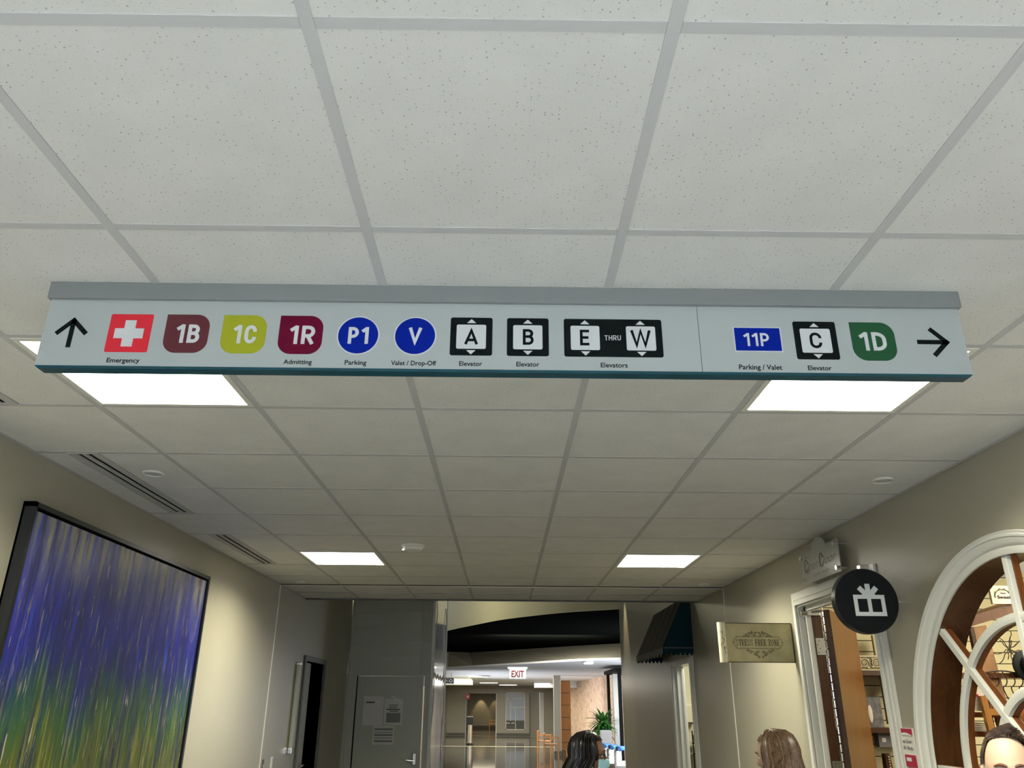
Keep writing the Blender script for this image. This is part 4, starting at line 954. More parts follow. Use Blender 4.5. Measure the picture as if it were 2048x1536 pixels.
flower(3.06, 1.715, 'pink', 'pink silk flower below the black hat', .040); flower(3.02, 1.665, 'redplac', 'dark red silk flower left of the pink one', .028); flower(3.10, 1.655, 'strap', 'orange silk flower under the pink one', .036)
flower(3.12, 1.60, 'yellow', 'yellow silk flower lowest behind the window', .034); flower(3.14, 1.78, 'leaflight', 'pale green silk flower under the hat', .03)
t = thing('greeting_card', 'white greeting card with a red spot on the display stand shelf', 'card', (2.80, 4.96, 1.725)); obj('card_sheet', box(2.745, 2.855, 4.962, 4.966, 1.722, 1.845), 'card', t); obj('card_spot', box(2.80, 2.818, 4.960, 4.962, 1.80, 1.815), 'redplac', t)
t = thing('paper_stack', 'stack of white papers on the lower display shelf', 'paper', (2.80, 4.98, 1.62))
for k in range(4): obj('sheet', box(2.745, 2.856, 5.00, 5.1, 1.613+k*.012, 1.622+k*.012), 'card', t)

# ------------------------------------------------------------------ second doorway with awning
d3 = casing('door_3', D2a, D2b, D2H, w_=.11)
obj('door_jamb', box((XR-.02, SX, D2b-.02, D2b, 0, D2H), (XR-.02, SX, D2a, D2a+.02, 0, D2H), (XR-.02, SX, D2a, D2b, D2H-.02, D2H)), 'white_gloss', d3)
obj('door_stop', box((XR+.03, XR+.05, D2b-.05, D2b-.02, 0, D2H-.02), (XR+.09, XR+.11, D2b-.045, D2b-.02, 0, D2H-.02)), 'white_gloss', d3)
struct('wall_side_room', box((SX, 4.6, 11.1, 11.2, 0, 2.8), (4.5, 4.6, 7.05, 11.2, 0, 2.8)), 'cream')
t = thing('towel_dispenser', 'cream paper towel dispenser on the wall inside the second doorway', 'dispenser', (2.42, 11.1, 1.72))
obj('dispenser_body', box(2.34, 2.48, 11.0, 11.1, 1.52, 1.76), 'cream', t, bevel=.02); obj('dispenser_slot', box(2.36, 2.46, 10.995, 11.0, 1.53, 1.54), 'slotdark', t)
t = thing('wire_shelf_unit', 'steel shelf unit inside the second doorway', 'shelf', (2.45, 10.9, 0))
for z in (1.30, 1.18, 1.0, .6): obj('shelf_board', box(2.36, 2.60, 10.7, 11.05, z, z+.015), 'chrome', t)
for x_ in (2.37, 2.58): obj('shelf_post', box(x_, x_+.015, 10.72, 10.735, 0, 1.45), 'chrome', t)
t = thing('small_carton', 'small tan carton on the steel shelf unit', 'box', (2.46, 10.8, 1.315)); obj('carton_body', box(2.41, 2.50, 10.75, 10.9, 1.318, 1.39), 'strap', t, bevel=.003); obj('carton_lid', box(2.408, 2.502, 10.748, 10.902, 1.385, 1.40), 'redplac', t)
# awning
aw = thing('striped_awning', 'dark grey and teal scalloped awning over the second doorway on the right', 'awning', (XR, 9.9, 2.2))
ax0, az_l, az_h = 1.745, 2.33, 2.86
Ya, Yb = 9.05, 10.85
nst = 9
for k in range(nst):
    y0 = Ya+(Yb-Ya)*k/nst; y1 = Ya+(Yb-Ya)*(k+1)/nst
    obj('canvas_stripe', prism([(ax0, y0, az_l), (ax0, y1, az_l), (XR-.085, y1, az_h), (XR-.085, y0, az_h)], (.006, 0, .004)), 'greyfab' if k % 2 == 0 else 'blackmat', aw, label='canvas stripe')
    m_ = 6; P_ = [(ax0, y0, az_l)]+[(ax0, y0+(y1-y0)*q/m_, az_l-.045-.045*math.sin(PI*q/m_)) for q in range(m_+1)]+[(ax0, y1, az_l)]
    obj('valance_scallop', prism(P_, (-.004, 0, 0)), 'lightfab', aw, label='pale grey scallop')
for y in (Ya, Yb):
    obj('side_panel', prism([(ax0, y, az_l), (XR, y, az_l), (XR, y, az_h+.0), (XR-.085, y, az_h)], (0, .005, 0)), 'tealfab', aw, label='dark teal side panel')
    ns = 7; wv = (XR-ax0)/ns
    for k in range(ns):
        x0 = ax0+k*wv; P_ = [(x0, y-.001, az_l)]+[(x0+wv*q/6, y-.001, az_l-.045-.035*math.sin(PI*q/6)) for q in range(7)]+[(x0+wv, y-.001, az_l)]
        obj('side_scallop', prism(P_, (0, .004, 0)), 'tealfab', aw, label='dark teal scallop')
bm = bmesh.new(); bm_tube(bm, [(ax0+.01, Ya, az_l), (XR, Ya, az_l)], .008, 6); bm_tube(bm, [(ax0+.01, Yb, az_l), (XR, Yb, az_l)], .008, 6); bm_tube(bm, [(ax0+.01, Ya, az_l), (ax0+.01, Yb, az_l)], .008, 6); obj('awning_frame', bm, 'greydoorframe', aw)

# ------------------------------------------------------------------ lobby beyond
struct('ceiling_lobby_high', box(-8, 8, YE+.02, 30, 4.2, 4.3), 'band')
struct('wall_lobby_above', box(-8, 8, YE, YE+.02, C+.0, 4.3), 'band')
Z1 = H+1.6
c1 = [(-8, 31), (-5, 26.5), (-3, 22.6), (-2.1, 20.9), (-1.378, 19.36), (-1.0, 18.5), (-.634, 17.75), (-.087, 16.65), (.5, 15.85), (1.137, 15.15), (1.911, 14.62), (2.25, 14.45), (3.2, 14.1), (8, 13.9)]
def smooth_curve(pts, n=5):
    out = []
    for i in range(len(pts)-1):
        p0, p1, p2, p3 = [Vector(pts[max(0, min(len(pts)-1, i+k))]) for k in (-1, 0, 1, 2)]
        for k in range(n):
            t = k/n; out.append(tuple(.5*((2*p1)+(-p0+p2)*t+(2*p0-5*p1+4*p2-p3)*t*t+(-p0+3*p1-3*p2+p3)*t*t*t)))
    return out+[pts[-1]]
c1 = smooth_curve(c1)
def wallcurve(pts, z0, z1, th=.02, pts2=None):
    bm = bmesh.new(); pts2 = pts2 or pts
    A = [bm.verts.new((p[0], p[1], z0)) for p in pts]; B = [bm.verts.new((p[0], p[1], z1)) for p in pts2]
    A2 = [bm.verts.new((p[0]+th*.3, p[1]+th, z0)) for p in pts]; B2 = [bm.verts.new((p[0]+th*.3, p[1]+th, z1)) for p in pts2]
    for i in range(len(pts)-1):
        bm.faces.new((A[i], A[i+1], B[i+1], B[i])); bm.faces.new((A2[i+1], A2[i], B2[i], B2[i+1])); bm.faces.new((A[i+1], A[i], A2[i], A2[i+1])); bm.faces.new((B[i], B[i+1], B2[i+1], B2[i]))
    return bm
o = struct('trim_1', wallcurve(c1, Z1, 4.2), 'cream', smooth=True, label='curved cream bulkhead beyond the corridor')
c2t = [(-8, 29.5), (-3, 28.2), (-1.9, 27.6), (-1.16, 27.9), (.66, 25.9), (2.1, 24.3), (3.8, 22.6), (8, 19)]
c2b = [(-8, 29.2), (-3, 28.0), (-1.84, 26.6), (-.87, 25.2), (.59, 23.1), (1.83, 21.3), (3.07, 20.3), (8, 18)]
struct('trim_2', wallcurve(c2b, H+1.0425, Z1+.02, .06, c2t), 'band', label='beige lower bulkhead band')
def slab(ptsA, ptsB, z, th, name, m, **k):
    bm = bmesh.new(); A = [bm.verts.new((p[0], p[1], z)) for p in ptsA]; B = [bm.verts.new((p[0], p[1], z)) for p in ptsB]
    loop = A+B[::-1]; f_ = bm.faces.new(loop); r_ = bmesh.ops.extrude_face_region(bm, geom=[f_]); bmesh.ops.translate(bm, vec=(0, 0, th), verts=[g for g in r_['geom'] if isinstance(g, bmesh.types.BMVert)])
    return struct(name, bm, m, **k)
slab([(p[0]+.012, p[1]+.05) for p in c1], smooth_curve(c2t), Z1+.012, .04, 'ceiling_lobby_dark', 'nearblack', label='almost black recessed ceiling')  # one even near-black base colour over the recessed ceiling
slab(c2b, [(-8, 51.1), (8, 51.1)], H+1.0425, .05, 'ceiling_lobby_low', 'lobbyceil', label='pale low ceiling of the far lobby')
struct('wall_lobby_left', box(-3.52, -3.4, 14, 51, 0, 3.4), 'greydoor')
struct('wall_lobby_return', box(-8, XL-.14, 13.9, 14.0, 0, 4.2), 'wall')
tw = struct('wall_textured', box((4.02, 4.2, 26, 33.5, 0, 2.9),), 'tanwall')
bm = bmesh.new(); bm_prism(bm, [(4.05, 26, 0), (3.87, 33.5, 0), (3.42, 43.2, 0), (3.42, 51, 0), (3.8, 51, 0), (4.3, 26, 0)], (0, 0, 2.85)); bpy.data.objects.remove(tw)
tw = struct('wall_textured', bm, 'tanwall', label='tan hammered concrete wall')
# window wall on the right of the lobby
wn = struct('window_3', box((4.55, 4.65, 15, 26, 0, .1), (4.55, 4.65, 15, 26, 2.72, 2.85)), 'blackmat', label='tall dark-framed lobby window')
for y in (15, 17.75, 20.5, 23.25, 25.92): obj('mullion', box(4.52, 4.66, y-.04, y+.04, .1, 2.72), 'blackmat', wn)
for y in (15, 17.75, 20.5, 23.25): obj('pane', box(4.60, 4.61, y+.04, y+2.71, .1, 2.72), 'dayglow', wn)
obj('mullion', box(3.17, 3.25, 25.55, 25.68, 0, 2.70), 'blackmat', wn); obj('mullion', box(3.17, 3.26, 23.1, 23.2, 0, 2.60), 'blackmat', wn); obj('mullion', box(3.1, 3.8, 23.1, 25.7, 2.60, 2.70), 'blackmat', wn)
t = thing('white_column', 'narrow white column between the dark window mullions', 'column', (3.32, 24.8, 0)); obj('shaft', box(3.24, 3.40, 24.70, 24.90, .08, 2.60), 'white', t); obj('column_base', box(3.23, 3.41, 24.68, 24.92, 0, .08), 'greydoorframe', t)
struct('wall_lobby_right', box(4.66, 4.8, 14, 51, 0, 3.4), 'band'); struct('wall_lobby_corner', box(XR+TH, 4.8, 14.55, 14.73, 0, 4.2), 'wall')
# grey pillar and wood panels
t = thing('grey_pillar', 'slim grey pillar left of the orange wood panels', 'pillar', (2.03, 31.9, 0)); obj('shaft', box(1.905, 2.165, 31.85, 32.1, 0, 2.782), 'greydoor', t); obj('pillar_base', box(1.895, 2.175, 31.84, 32.11, 0, .15), 'baseb', t)
t = thing('wood_panel_column', 'orange wood-panelled column with dark joints in the far lobby', 'column', (2.38, 32.2, 0))
for k in range(6): obj('wood_panel', box(2.19, 2.56, 32.1, 32.4, .02+k*.43, .02+k*.43+.41), 'orangewood', t)
obj('panel_core', box(2.20, 2.55, 32.12, 32.38, 0, 2.60), 'darkwood', t)
# far wall and its openings
struct('wall_far', box((-3.4, -2.25, 51, 51.15, 0, 2.9), (-.42, .14, 51, 51.15, 0, 2.9), (.14, 1.31, 51, 51.15, 0, .33), (.14, 1.31, 51, 51.15, 2.42, 2.9), (-2.25, -.42, 51, 51.15, 2.34, 2.9), (1.31, 1.56, 51, 51.15, 0, 2.9), (1.56, 2.2, 51.6, 51.7, 0, 2.9), (2.44, 3.5, 51, 51.15, 0, 2.9), (1.56, 2.44, 51, 51.15, 2.42, 2.9)), 'wall')
struct('baseboard_far', box((-3.4, -2.25, 50.97, 51, 0, .15), (-.42, 1.56, 50.97, 51, 0, .15)), 'baseb')
struct('door_4', box((1.56, 2.20, 51.3, 51.4, 0, 2.42),), 'greydoor', label='dark far door'); struct('trim_3', box((2.20, 2.44, 50.95, 51.1, 0, 2.42), (-2.27, -2.19, 50.95, 51.1, 0, 2.36), (-.45, -.40, 50.95, 51.1, 0, 2.36)), 'white')
fw_ = struct('window_4', box((.14, .18, 50.98, 51.04, .33, 2.42), (1.27, 1.31, 50.98, 51.04, .33, 2.42), (.14, 1.31, 50.98, 51.04, 2.37, 2.42), (.14, 1.31, 50.98, 51.04, .33, .37)), 'white', label='large far window with irregular white bars')
for b4 in ((.18, 1.27, 2.05, 2.09), (.42, .46, .70, 2.37), (.46, 1.27, 1.55, 1.59), (.72, .76, .37, 1.55), (.18, .76, .68, .72), (.42, .46, .68, .80)): obj('bar', box(b4[0], b4[1], 50.98, 51.03, b4[2], b4[3]), 'white', fw_)
obj('pane', box(.18, 1.27, 51.04, 51.06, .85, 2.37), 'bluepane', fw_, label='pale blue glazing'); obj('pane', box(.18, 1.27, 51.04, 51.06, .37, .85), 'baseb', fw_, label='dark lower glazing')
struct('wall_far_room', box((-4, 1, 66, 66.1, 0, 3), (-4, -3.9, 51.2, 66, 0, 3), (.9, 1, 51.2, 66, 0, 3), (-4, 1, 51.2, 66, 2.75, 2.85)), 'wall'); struct('baseboard_far_room', box(-4, 1, 65.95, 66, 0, .2), 'baseb')
spot('sconce_glow', (-1.75, 65.5, 2.6), (0, .25, -1), 60, math.radians(60), (1, .75, .4)); spot('sconce_glow_2', (-.6, 65.5, 2.6), (0, .25, -1), 30, math.radians(60), (1, .75, .4))
# round ceiling lights
def disc_light(x, y, r_, label, z=H+1.0425):
    t = thing('round_ceiling_light', label, 'ceiling light', (x, y, z), group='round lights in the far lobby ceiling'); obj('light_rim', cyl((x, y, z-.05), (x, y, z), r_, n=32), 'white', t, smooth=True); obj('light_disc', cyl((x, y, z-.055), (x, y, z-.05), r_*.9, n=32), 'lampglow', t)
disc_light(-.98, 32.8, .42, 'nearer round glowing ceiling light left of the exit sign'); disc_light(.25, 46.5, .55, 'farther round glowing ceiling light below the exit sign'); disc_light(-.75, 42, .50, 'middle round glowing ceiling light of the far lobby'); disc_light(2.20, 20.9+.6, .13, 'small glowing downlight at the near edge of the low ceiling')
tag(obj('ceiling_bulkhead', box(-3.4, -1.35, 34.5, 36.5, 2.50, 2.7825), 'cream'), 'cream boxed bulkhead under the far lobby ceiling on the left', 'bulkhead')
tag(obj('ceiling_soffit', box(1.5, 3.55, 40.5, 41.0, 2.50, 2.7825), 'lobbyceil'), 'pale hanging soffit under the far lobby ceiling on the right', 'soffit')
# exit sign
t = thing('exit_sign', 'clear edge-lit EXIT sign hanging from the far lobby ceiling', 'exit sign', (.43, 25.2, 2.46)); obj('sign_housing', box(.13, .71, 25.15, 25.25, 2.74, 2.79), 'lampglow', t); obj('sign_panel', box(.175, .675, 25.19, 25.20, 2.455, 2.74), mat('edge_lit_panel', (.55, .57, .58), .15, emit=(.8, .85, .9), estr=.25), t); obj('lettering', move(fit_text('EXIT', .235, .615, 2.50, .19, .03), (0, 25.186, 0)), 'exitred', t)
# overhead sign band left, teal sign stand
t = thing('lobby_direction_sign', 'small overhead sign with a row of round black symbols in the far lobby', 'sign', (-2.3, 30, 2.42)); obj('sign_panel', box(-2.88, -1.78, 30, 30.05, 2.40, 2.62), 'white', t); obj('hanger', box((-2.8, -2.78, 30.02, 30.04, 2.62, 2.785), (-1.9, -1.88, 30.02, 30.04, 2.62, 2.785)), 'steel', t)
for k in range(5):
    s_ = obj('symbol', box(-2.83+k*.21, -2.64+k*.21, 29.99, 30.0, 2.42, 2.60), 'black', t); obj('symbol_ring', cyl((-2.735+k*.21, 29.985, 2.51), (-2.735+k*.21, 29.99, 2.51), .06, n=16), 'vinylwhite', s_); obj('symbol_dot', cyl((-2.735+k*.21, 29.98, 2.51), (-2.735+k*.21, 29.985, 2.51), .035, n=12), 'black', s_)
t = thing('sign_stand', 'tall black stand with a teal sign beside the partition', 'sign stand', (-2.02, 26, 0)); obj('pole', cyl((-2.02, 26, .03), (-2.02, 26, 2.0), .03, n=12), 'black', t); obj('stand_base', cyl((-2.02, 26, 0), (-2.02, 26, .03), .2, n=24), 'black', t); obj('sign_plate', box(-2.10, -1.90, 25.95, 25.98, 1.85, 2.12), 'teal', t)
t = thing('red_sign_post', 'slim post with a small red sign by the far hallway opening', 'sign', (-2.12, 49.5, 0)); obj('pole', box(-2.17, -2.11, 49.5, 49.56, 0, 2.2), 'greydoorframe', t); obj('sign_plate', box(-2.24, -1.98, 49.45, 49.5, 2.0, 2.30), 'redplac', t); obj('sign_mark', box(-2.15, -2.05, 49.44, 49.45, 2.1, 2.2), 'vinylwhite', t)
# sanitizer stand
t = thing('waste_stand', 'black-topped chrome floor stand in the far lobby', 'floor stand', (-1.55, 40, 0)); obj('chrome_body', cyl((-1.55, 40, .06), (-1.55, 40, .86), .10, n=24), 'chrome', t, smooth=True); obj('black_top', box(-1.73, -1.40, 39.85, 40.15, .84, 1.20), 'black', t, bevel=.03); obj('stand_base', cyl((-1.55, 40, 0), (-1.55, 40, .06), .19, n=24), 'black', t)
# wooden chairs and blue lounge chairs
def wood_chair(loc, rz, label):
    t = thing('wooden_armchair', label, 'chair', loc, rz, 'wooden chairs in the lobby')
    for x_ in (-.27, .27):
        for y_ in (-.25, .25): obj('leg', box(x_-.02, x_+.02, y_-.02, y_+.02, 0, .64 if y_ < 0 else .80), 'orangewood', t, local=True)
        obj('armrest', box(x_-.03, x_+.03, -.28, .27, .64, .67), 'orangewood', t, local=True)
    obj('seat', box(-.26, .26, -.25, .25, .40, .46), 'strap', t, local=True, bevel=.01); obj('backrest', box(-.27, .27, .23, .27, .55, .80), 'orangewood', t, local=True)
    return t
a = wood_chair((1.62, 33.2, 0), math.radians(80), 'farther orange wooden armchair beside the grey pillar'); b_ = dup(a, (1.72, 30.6, 0), math.radians(85), 'nearer orange wooden armchair beside the grey pillar'); dup(a, (1.66, 19.6, 0), math.radians(95), 'orange wooden armchair partly hidden behind the dark-haired woman')
dup(a, (-.75, 62, 0), math.radians(-90), 'wooden chair in the far hallway room')
def blue_chair(loc, rz, label):
    t = thing('blue_lounge_chair', label, 'chair', loc, rz, 'blue-topped chairs by the lobby window')
    for x_ in (-.24, .24):
        for y_ in (-.24, .24): obj('leg', box(x_-.02, x_+.02, y_-.02, y_+.02, 0, .42), 'orangewood', t, local=True)
    obj('seat', box(-.27, .27, -.27, .27, .40, .52), 'whitecush', t, local=True, bevel=.03)
    obj('backrest', box(-.25, .25, .20, .27, .52, .82), 'whitecush', t, local=True, bevel=.02)
    bm = bmesh.new(); bm_tube(bm, [(-.30+.05*k, .24-.12*abs(k-6)/6, .84+.01*math.sin(k*PI/12)) for k in range(13)], .045, 8); obj('blue_top_rail', bm, 'bluecush', t, local=True, smooth=True, label='padded blue top rail')
    return t
lab = ['farthest', 'second farthest', 'middle', 'second nearest', 'nearest']
a = blue_chair((2.42, 21.6, 0), math.radians(70), lab[0]+' blue-topped chair of the row by the lobby window')
for k in range(1, 5): dup(a, (2.42+k*.09, 21.6-k*.62, 0), math.radians(70), lab[k]+' blue-topped chair of the row by the lobby window')
t = thing('grey_armchair', 'high-backed grey upholstered chair behind the blue-topped row', 'chair', (2.75, 22.7, 0)); obj('backrest', box(2.60, 2.92, 22.9, 23.05, .45, 1.12), 'greycush', t, bevel=.04); obj('seat', box(2.52, 2.98, 22.4, 23.0, .3, .48), 'greycush', t, bevel=.03); [obj('leg', box(x_, x_+.04, y_, y_+.04, 0, .3), 'orangewood', t) for x_ in (2.54, 2.92) for y_ in (22.42, 22.92)]
# plant
random.seed(11)
t = thing('potted_plant', 'spiky green potted plant in front of the tan textured wall', 'plant', (2.82, 24, 0))
obj('pot', cyl((2.82, 24, 0), (2.82, 24, .45), .17, .22, n=24), 'pot', t, smooth=True)
bm = bmesh.new(); bm_tube(bm, [(2.82, 24, .40), (2.83, 24, .8), (2.82, 24, 1.22)], [.035, .028, .025], 8); obj('trunk', bm, 'twig', t, smooth=True)
bm = bmesh.new(); L_ = .46; n = 7; A = []; 
for k in range(n+1):
    q = k/n; wv = .040*math.sin(PI*min(1, .12+q*.88))**.7*(1 if q < 1 else 0)+.001; x_ = L_*q; z_ = -.22*q*q*L_*1.6; A.append((bm.verts.new((x_, -wv, z_)), bm.verts.new((x_, 0, z_-.006)), bm.verts.new((x_, wv, z_))))
for a, b_ in zip(A, A[1:]):
    bm.faces.new((a[0], a[1], b_[1], b_[0])); bm.faces.new((a[1], a[2], b_[2], b_[1]))
me = bpy.data.meshes.new('leaf'); bm.to_mesh(me); bm.free(); me.materials.append(M['leaf']); me2 = me.copy(); me2.materials[0] = M['leaflight']
for k in range(130):
    o = bpy.data.objects.new('leaf', me if k % 3 else me2); col.objects.link(o); o.parent = t
    el = random.uniform(-.75, 1.25); az = random.uniform(0, 2*PI)
    o.location = (0, 0, 1.24+random.uniform(-.12, .10)); o.rotation_euler = (0, -el, az); s_ = random.uniform(.75, 1.1); o.scale = (s_, s_*1.1, s_)
# downlight near the corridor end on the right wall
spot('column_downlight', (1.78, 14.0, 4.1), (.16, 0, -1), 130, math.radians(30), (1, .86, .55), .5)

# ------------------------------------------------------------------ people
def remesh(bm, voxel, smooth=4):
    me = bpy.data.meshes.new('tmp'); bm.to_mesh(me); bm.free(); o = bpy.data.objects.new('tmp', me); col.objects.link(o)
    m_ = o.modifiers.new('r', 'REMESH'); m_.mode = 'VOXEL'; m_.voxel_size = voxel
    if smooth: s_ = o.modifiers.new('s', 'SMOOTH'); s_.iterations = smooth; s_.factor = .5
    dg = bpy.context.evaluated_depsgraph_get(); res = bpy.data.meshes.new_from_object(o.evaluated_get(dg)); bpy.data.objects.remove(o)
    b2 = bmesh.new(); b2.from_mesh(res); bpy.data.meshes.remove(res); return b2
def limb(bm, pts, rad, n=14, flat=1.0):
    """tapered limb with rounded ends; flat squeezes in y"""
    bm_tube(bm, pts, rad, n)
    for p, rr in zip(pts, rad): bm_sphere(bm, p, rr, rr, rr, seg=n, rings=8)
def loft(bm, secs, n=24):
    """secs: (z, cx, cy, rx, ry)"""
    R_ = [[bm.verts.new((cx+rx*math.cos(2*PI*i/n), cy+ry*math.sin(2*PI*i/n), z)) for i in range(n)] for z, cx, cy, rx, ry in secs]
    for a, b_ in zip(R_, R_[1:]):
        for i in range(n): bm.faces.new((a[i], a[(i+1) % n], b_[(i+1) % n], b_[i]))
    bm.faces.new(R_[0][::-1]); bm.faces.new(R_[-1])
HW, HD, HH = .074, .096, .117
def head_pt(u_, v_):
    """unit sphere -> head surface, face towards -y, origin at eye height"""
    x, y, z = math.cos(v_)*math.cos(u_), math.cos(v_)*math.sin(u_), math.sin(v_)
    px, py, pz = x*HW, y*HD, z*HH
    if z < 0:
        k = -z; px *= 1-.30*k**1.5; py = py*(1-.25*k) if y > 0 else py*(1-.10*k)
        if y > 0: pz *= .80
    if y < 0:
        g = lambda cx, cz, sx, sz: math.exp(-((px-cx)/sx)**2-((pz-cz)/sz)**2)
        py += .008*(g(.031, -.002, .016, .011)+g(-.031, -.002, .016, .011))
        py -= .0045*(g(.030, .020, .024, .008)+g(-.030, .020, .024, .008))
        py -= .006*g(0, -.004, .008, .016); py -= .021*g(0, -.030, .012, .015)
        py -= .005*g(0, -.062, .020, .008); py += .003*g(0, -.050, .018, .004); py -= .007*g(0, -.098, .018, .014)
        py += .004*(g(.052, -.05, .014, .02)+g(-.052, -.05, .014, .02))
        if abs(px) < .06 and pz > -.02: py *= .97
    return Vector((px, py, pz))
def person(name, label, loc, rz, height, female, skin, shirt, tilt=0):
    t = thing(name, label, 'person', (loc[0], loc[1], 0), rz)
    ez = height-HH; k = height/1.70; sh = (.175 if female else .205)*k
    def body(bm, g=0.0, parts='all'):
        zs = height*.82
        if parts in ('all', 'shirt'):
            loft(bm, [(height*.47, 0, .01, .155*k+g, .105+g), (height*.53, 0, .01, .165*k+g, .11+g), (height*.60, 0, .0, (.125 if female else .145)*k+g, .095+g), (height*.70, 0, .0, (.15 if female else .17)*k+g, .115+g), (height*.77, 0, .005, sh*.90+g, .11+g), (zs, 0, .012, sh*.70+g, .075+g), (zs+.035, 0, .015, .075+g, .062+g)])
            for s_ in (-1, 1):
                S_ = (s_*sh, .015, zs-.02); E_ = (s_*(sh+.045), .035, height*.625); W_ = (s_*(sh+.05), -.06, height*.49)
                limb(bm, [(s_*sh*.6, .012, zs-.0), S_, tuple((Vector(S_)+Vector(E_))/2)] + ([E_, tuple((Vector(E_)+Vector(W_))/2), W_]), [.055*k+g, .055*k+g, .046*k+g] + [.038*k+g, .036*k+g, .026*k+g])
        if parts in ('all', 'pants'):
            loft(bm, [(height*.44, 0, .01, .15*k+g, .105+g), (height*.50, 0, .01, .165*k+g, .112+g), (height*.565, 0, .008, .145*k+g, .10+g)])
            for s_ in (-1, 1): limb(bm, [(s_*.085, .01, height*.48), (s_*.09, .0, height*.38), (s_*.088, -.012, height*.27), (s_*.087, .012, height*.16), (s_*.085, .018, .075)], [.088*k+g, .078*k+g, .056*k+g, .052*k+g, .036*k+g])
    bm = bmesh.new(); body(bm)
    limb(bm, [(0, .018, height*.80), (0, .018, height*.84), (0, .014, ez-.07)], [.062, .052, .054])
    # hands
    for s_ in (-1, 1):
        wx, wy, wz = s_*(sh+.05), -.06, height*.49
        limb(bm, [(wx, wy, wz), (wx, wy-.02, wz-.04), (wx, wy-.03, wz-.075)], [.024, .028, .027], 10)
        for q, ln in enumerate((.066, .075, .070, .054)):
            dy = -.032+.021*q; limb(bm, [(wx, wy-.028+dy*.7, wz-.08), (wx-s_*.004, wy-.034+dy*.8, wz-.08-ln*.5), (wx-s_*.016, wy-.034+dy*.8, wz-.08-ln*.95)], [.0095, .0085, .0075], 8)
        limb(bm, [(wx-s_*.006, wy-.045, wz-.035), (wx-s_*.014, wy-.070, wz-.065), (wx-s_*.018, wy-.078, wz-.095)], [.012, .011, .009], 8)
        limb(bm, [(s_*.085, .02, .06), (s_*.09, -.05, .035), (s_*.095, -.13, .028)], [.036, .034, .026])
    # head
    n, m_ = 56, 40; rows = []
    off = Vector((0, 0, ez)); Rt = Matrix.Rotation(tilt, 3, 'X')
    for j in range(m_+1):
        v_ = -PI/2+PI*j/m_; rows.append([bm.verts.new(Rt @ head_pt(2*PI*i/n, max(-PI/2+.02, min(PI/2-.02, v_)))+off) for i in range(n)])
    for a, b_ in zip(rows, rows[1:]):
        for i in range(n): bm.faces.new((a[i], a[(i+1) % n], b_[(i+1) % n], b_[i]))
    bm.faces.new(rows[0][::-1]); bm.faces.new(rows[-1])
    for s_ in (-1, 1):
        bm_sphere(bm, Rt @ Vector((s_*.078, .012, -.010))+off, .009, .020, .032, seg=12, rings=8)
    obj('body', remesh(bm, .0055, 2), skin, t, local=True, smooth=True)
    b2 = bmesh.new(); body(b2, .010, 'shirt'); bmesh.ops.delete(b2, geom=[], context='VERTS')
    o_ = obj('shirt', remesh(b2, .011, 3), shirt, t, local=True, smooth=True)
    b2 = bmesh.new(); body(b2, .008, 'pants'); obj('trousers', remesh(b2, .011, 3), 'pants', t, local=True, smooth=True)
    for s_ in (-1, 1):
        b2 = bmesh.new(); limb(b2, [(s_*.085, .03, .055), (s_*.09, -.05, .042), (s_*.097, -.135, .034)], [.046, .042, .034]); bm_box(b2, s_*.091-.04, s_*.091+.04, -.16, .07, 0, .03); obj('shoe', remesh(b2, .009, 3), 'shoe', t, local=True, smooth=True)
    def hp(x, z, out=.0):  # point on the face at x,z
        best = None
        for i in range(181):
            u_ = PI+PI*i/180
            for v_ in (math.asin(max(-1, min(1, z/HH))),):
                p = head_pt(u_, v_); d_ = abs(p.x-x)
                if best is None or d_ < best[0]: best = (d_, p)
        p = best[1]; p = Vector((p.x, p.y-out, p.z)); return Rt @ p+off
    for s_ in (-1, 1):
        c = hp(s_*.031, -.003); b2 = bmesh.new(); bm_sphere(b2, c+Vector((0, .0075, 0)), .0120, seg=16, rings=10); e_ = obj('eye', b2, 'eyew', t, local=True, smooth=True)
        b2 = bmesh.new(); bm_sphere(b2, c+Vector((0, -.0025, 0)), .0055, .0025, .0055, seg=12, rings=8); obj('iris', b2, 'iris', e_, local=True, smooth=True)
        b2 = bmesh.new(); bm_tube(b2, [hp(s_*(.012+.006*q), .019+.005*math.sin(PI*min(1, q/5.5)), .0015) for q in range(7)], [.003, .0048, .005, .0048, .004, .003, .0015], 8); obj('eyebrow', b2, 'brow', t, local=True, smooth=True)
    b2 = bmesh.new(); bm_tube(b2, [hp(-.022+.0055*q, -.062+.002*math.cos(q), .001) for q in range(9)], [.002, .004, .005, .0055, .005, .0055, .005, .004, .002], 8); obj('lips', b2, 'lip', t, local=True, smooth=True)
    return t, off, Rt, hp
# man ---------------------------------------------------------------
man, off, Rt, hp = person('person', 'person with short swept-up brown hair facing the camera by the round window', (1.685, 2.87), math.radians(-27), 1.662, False, 'skin', 'shirt1')
def scalp(bm, cond, grow, off, Rt, n=64, m_=40):
    rows = []
    for j in range(m_+1):
        v_ = -.9+(PI/2+.88)*j/m_
        rows.append([(2*PI*i/n, v_) for i in range(n)])
    V_ = [[bm.verts.new(Rt @ (head_pt(*p)*(1+grow/.09))+off) for p in r_] for r_ in rows]
    for j in range(m_):
        for i in range(n):
            pu, pv = rows[j][i]
            if cond(pu, pv): bm.faces.new((V_[j][i], V_[j][(i+1) % n], V_[j+1][(i+1) % n], V_[j+1][i]))
    bmesh.ops.delete(bm, geom=[v for v in bm.verts if not v.link_faces], context='VERTS')
def front(u_): return math.cos(u_-1.5*PI)      # 1 at the face centre
def man_hair(u_, v_): fr = front(u_); return v_ > (1.06-.26*(1-fr)*1.0 if fr > .25 else (.15 if fr > -.1 else -.55))
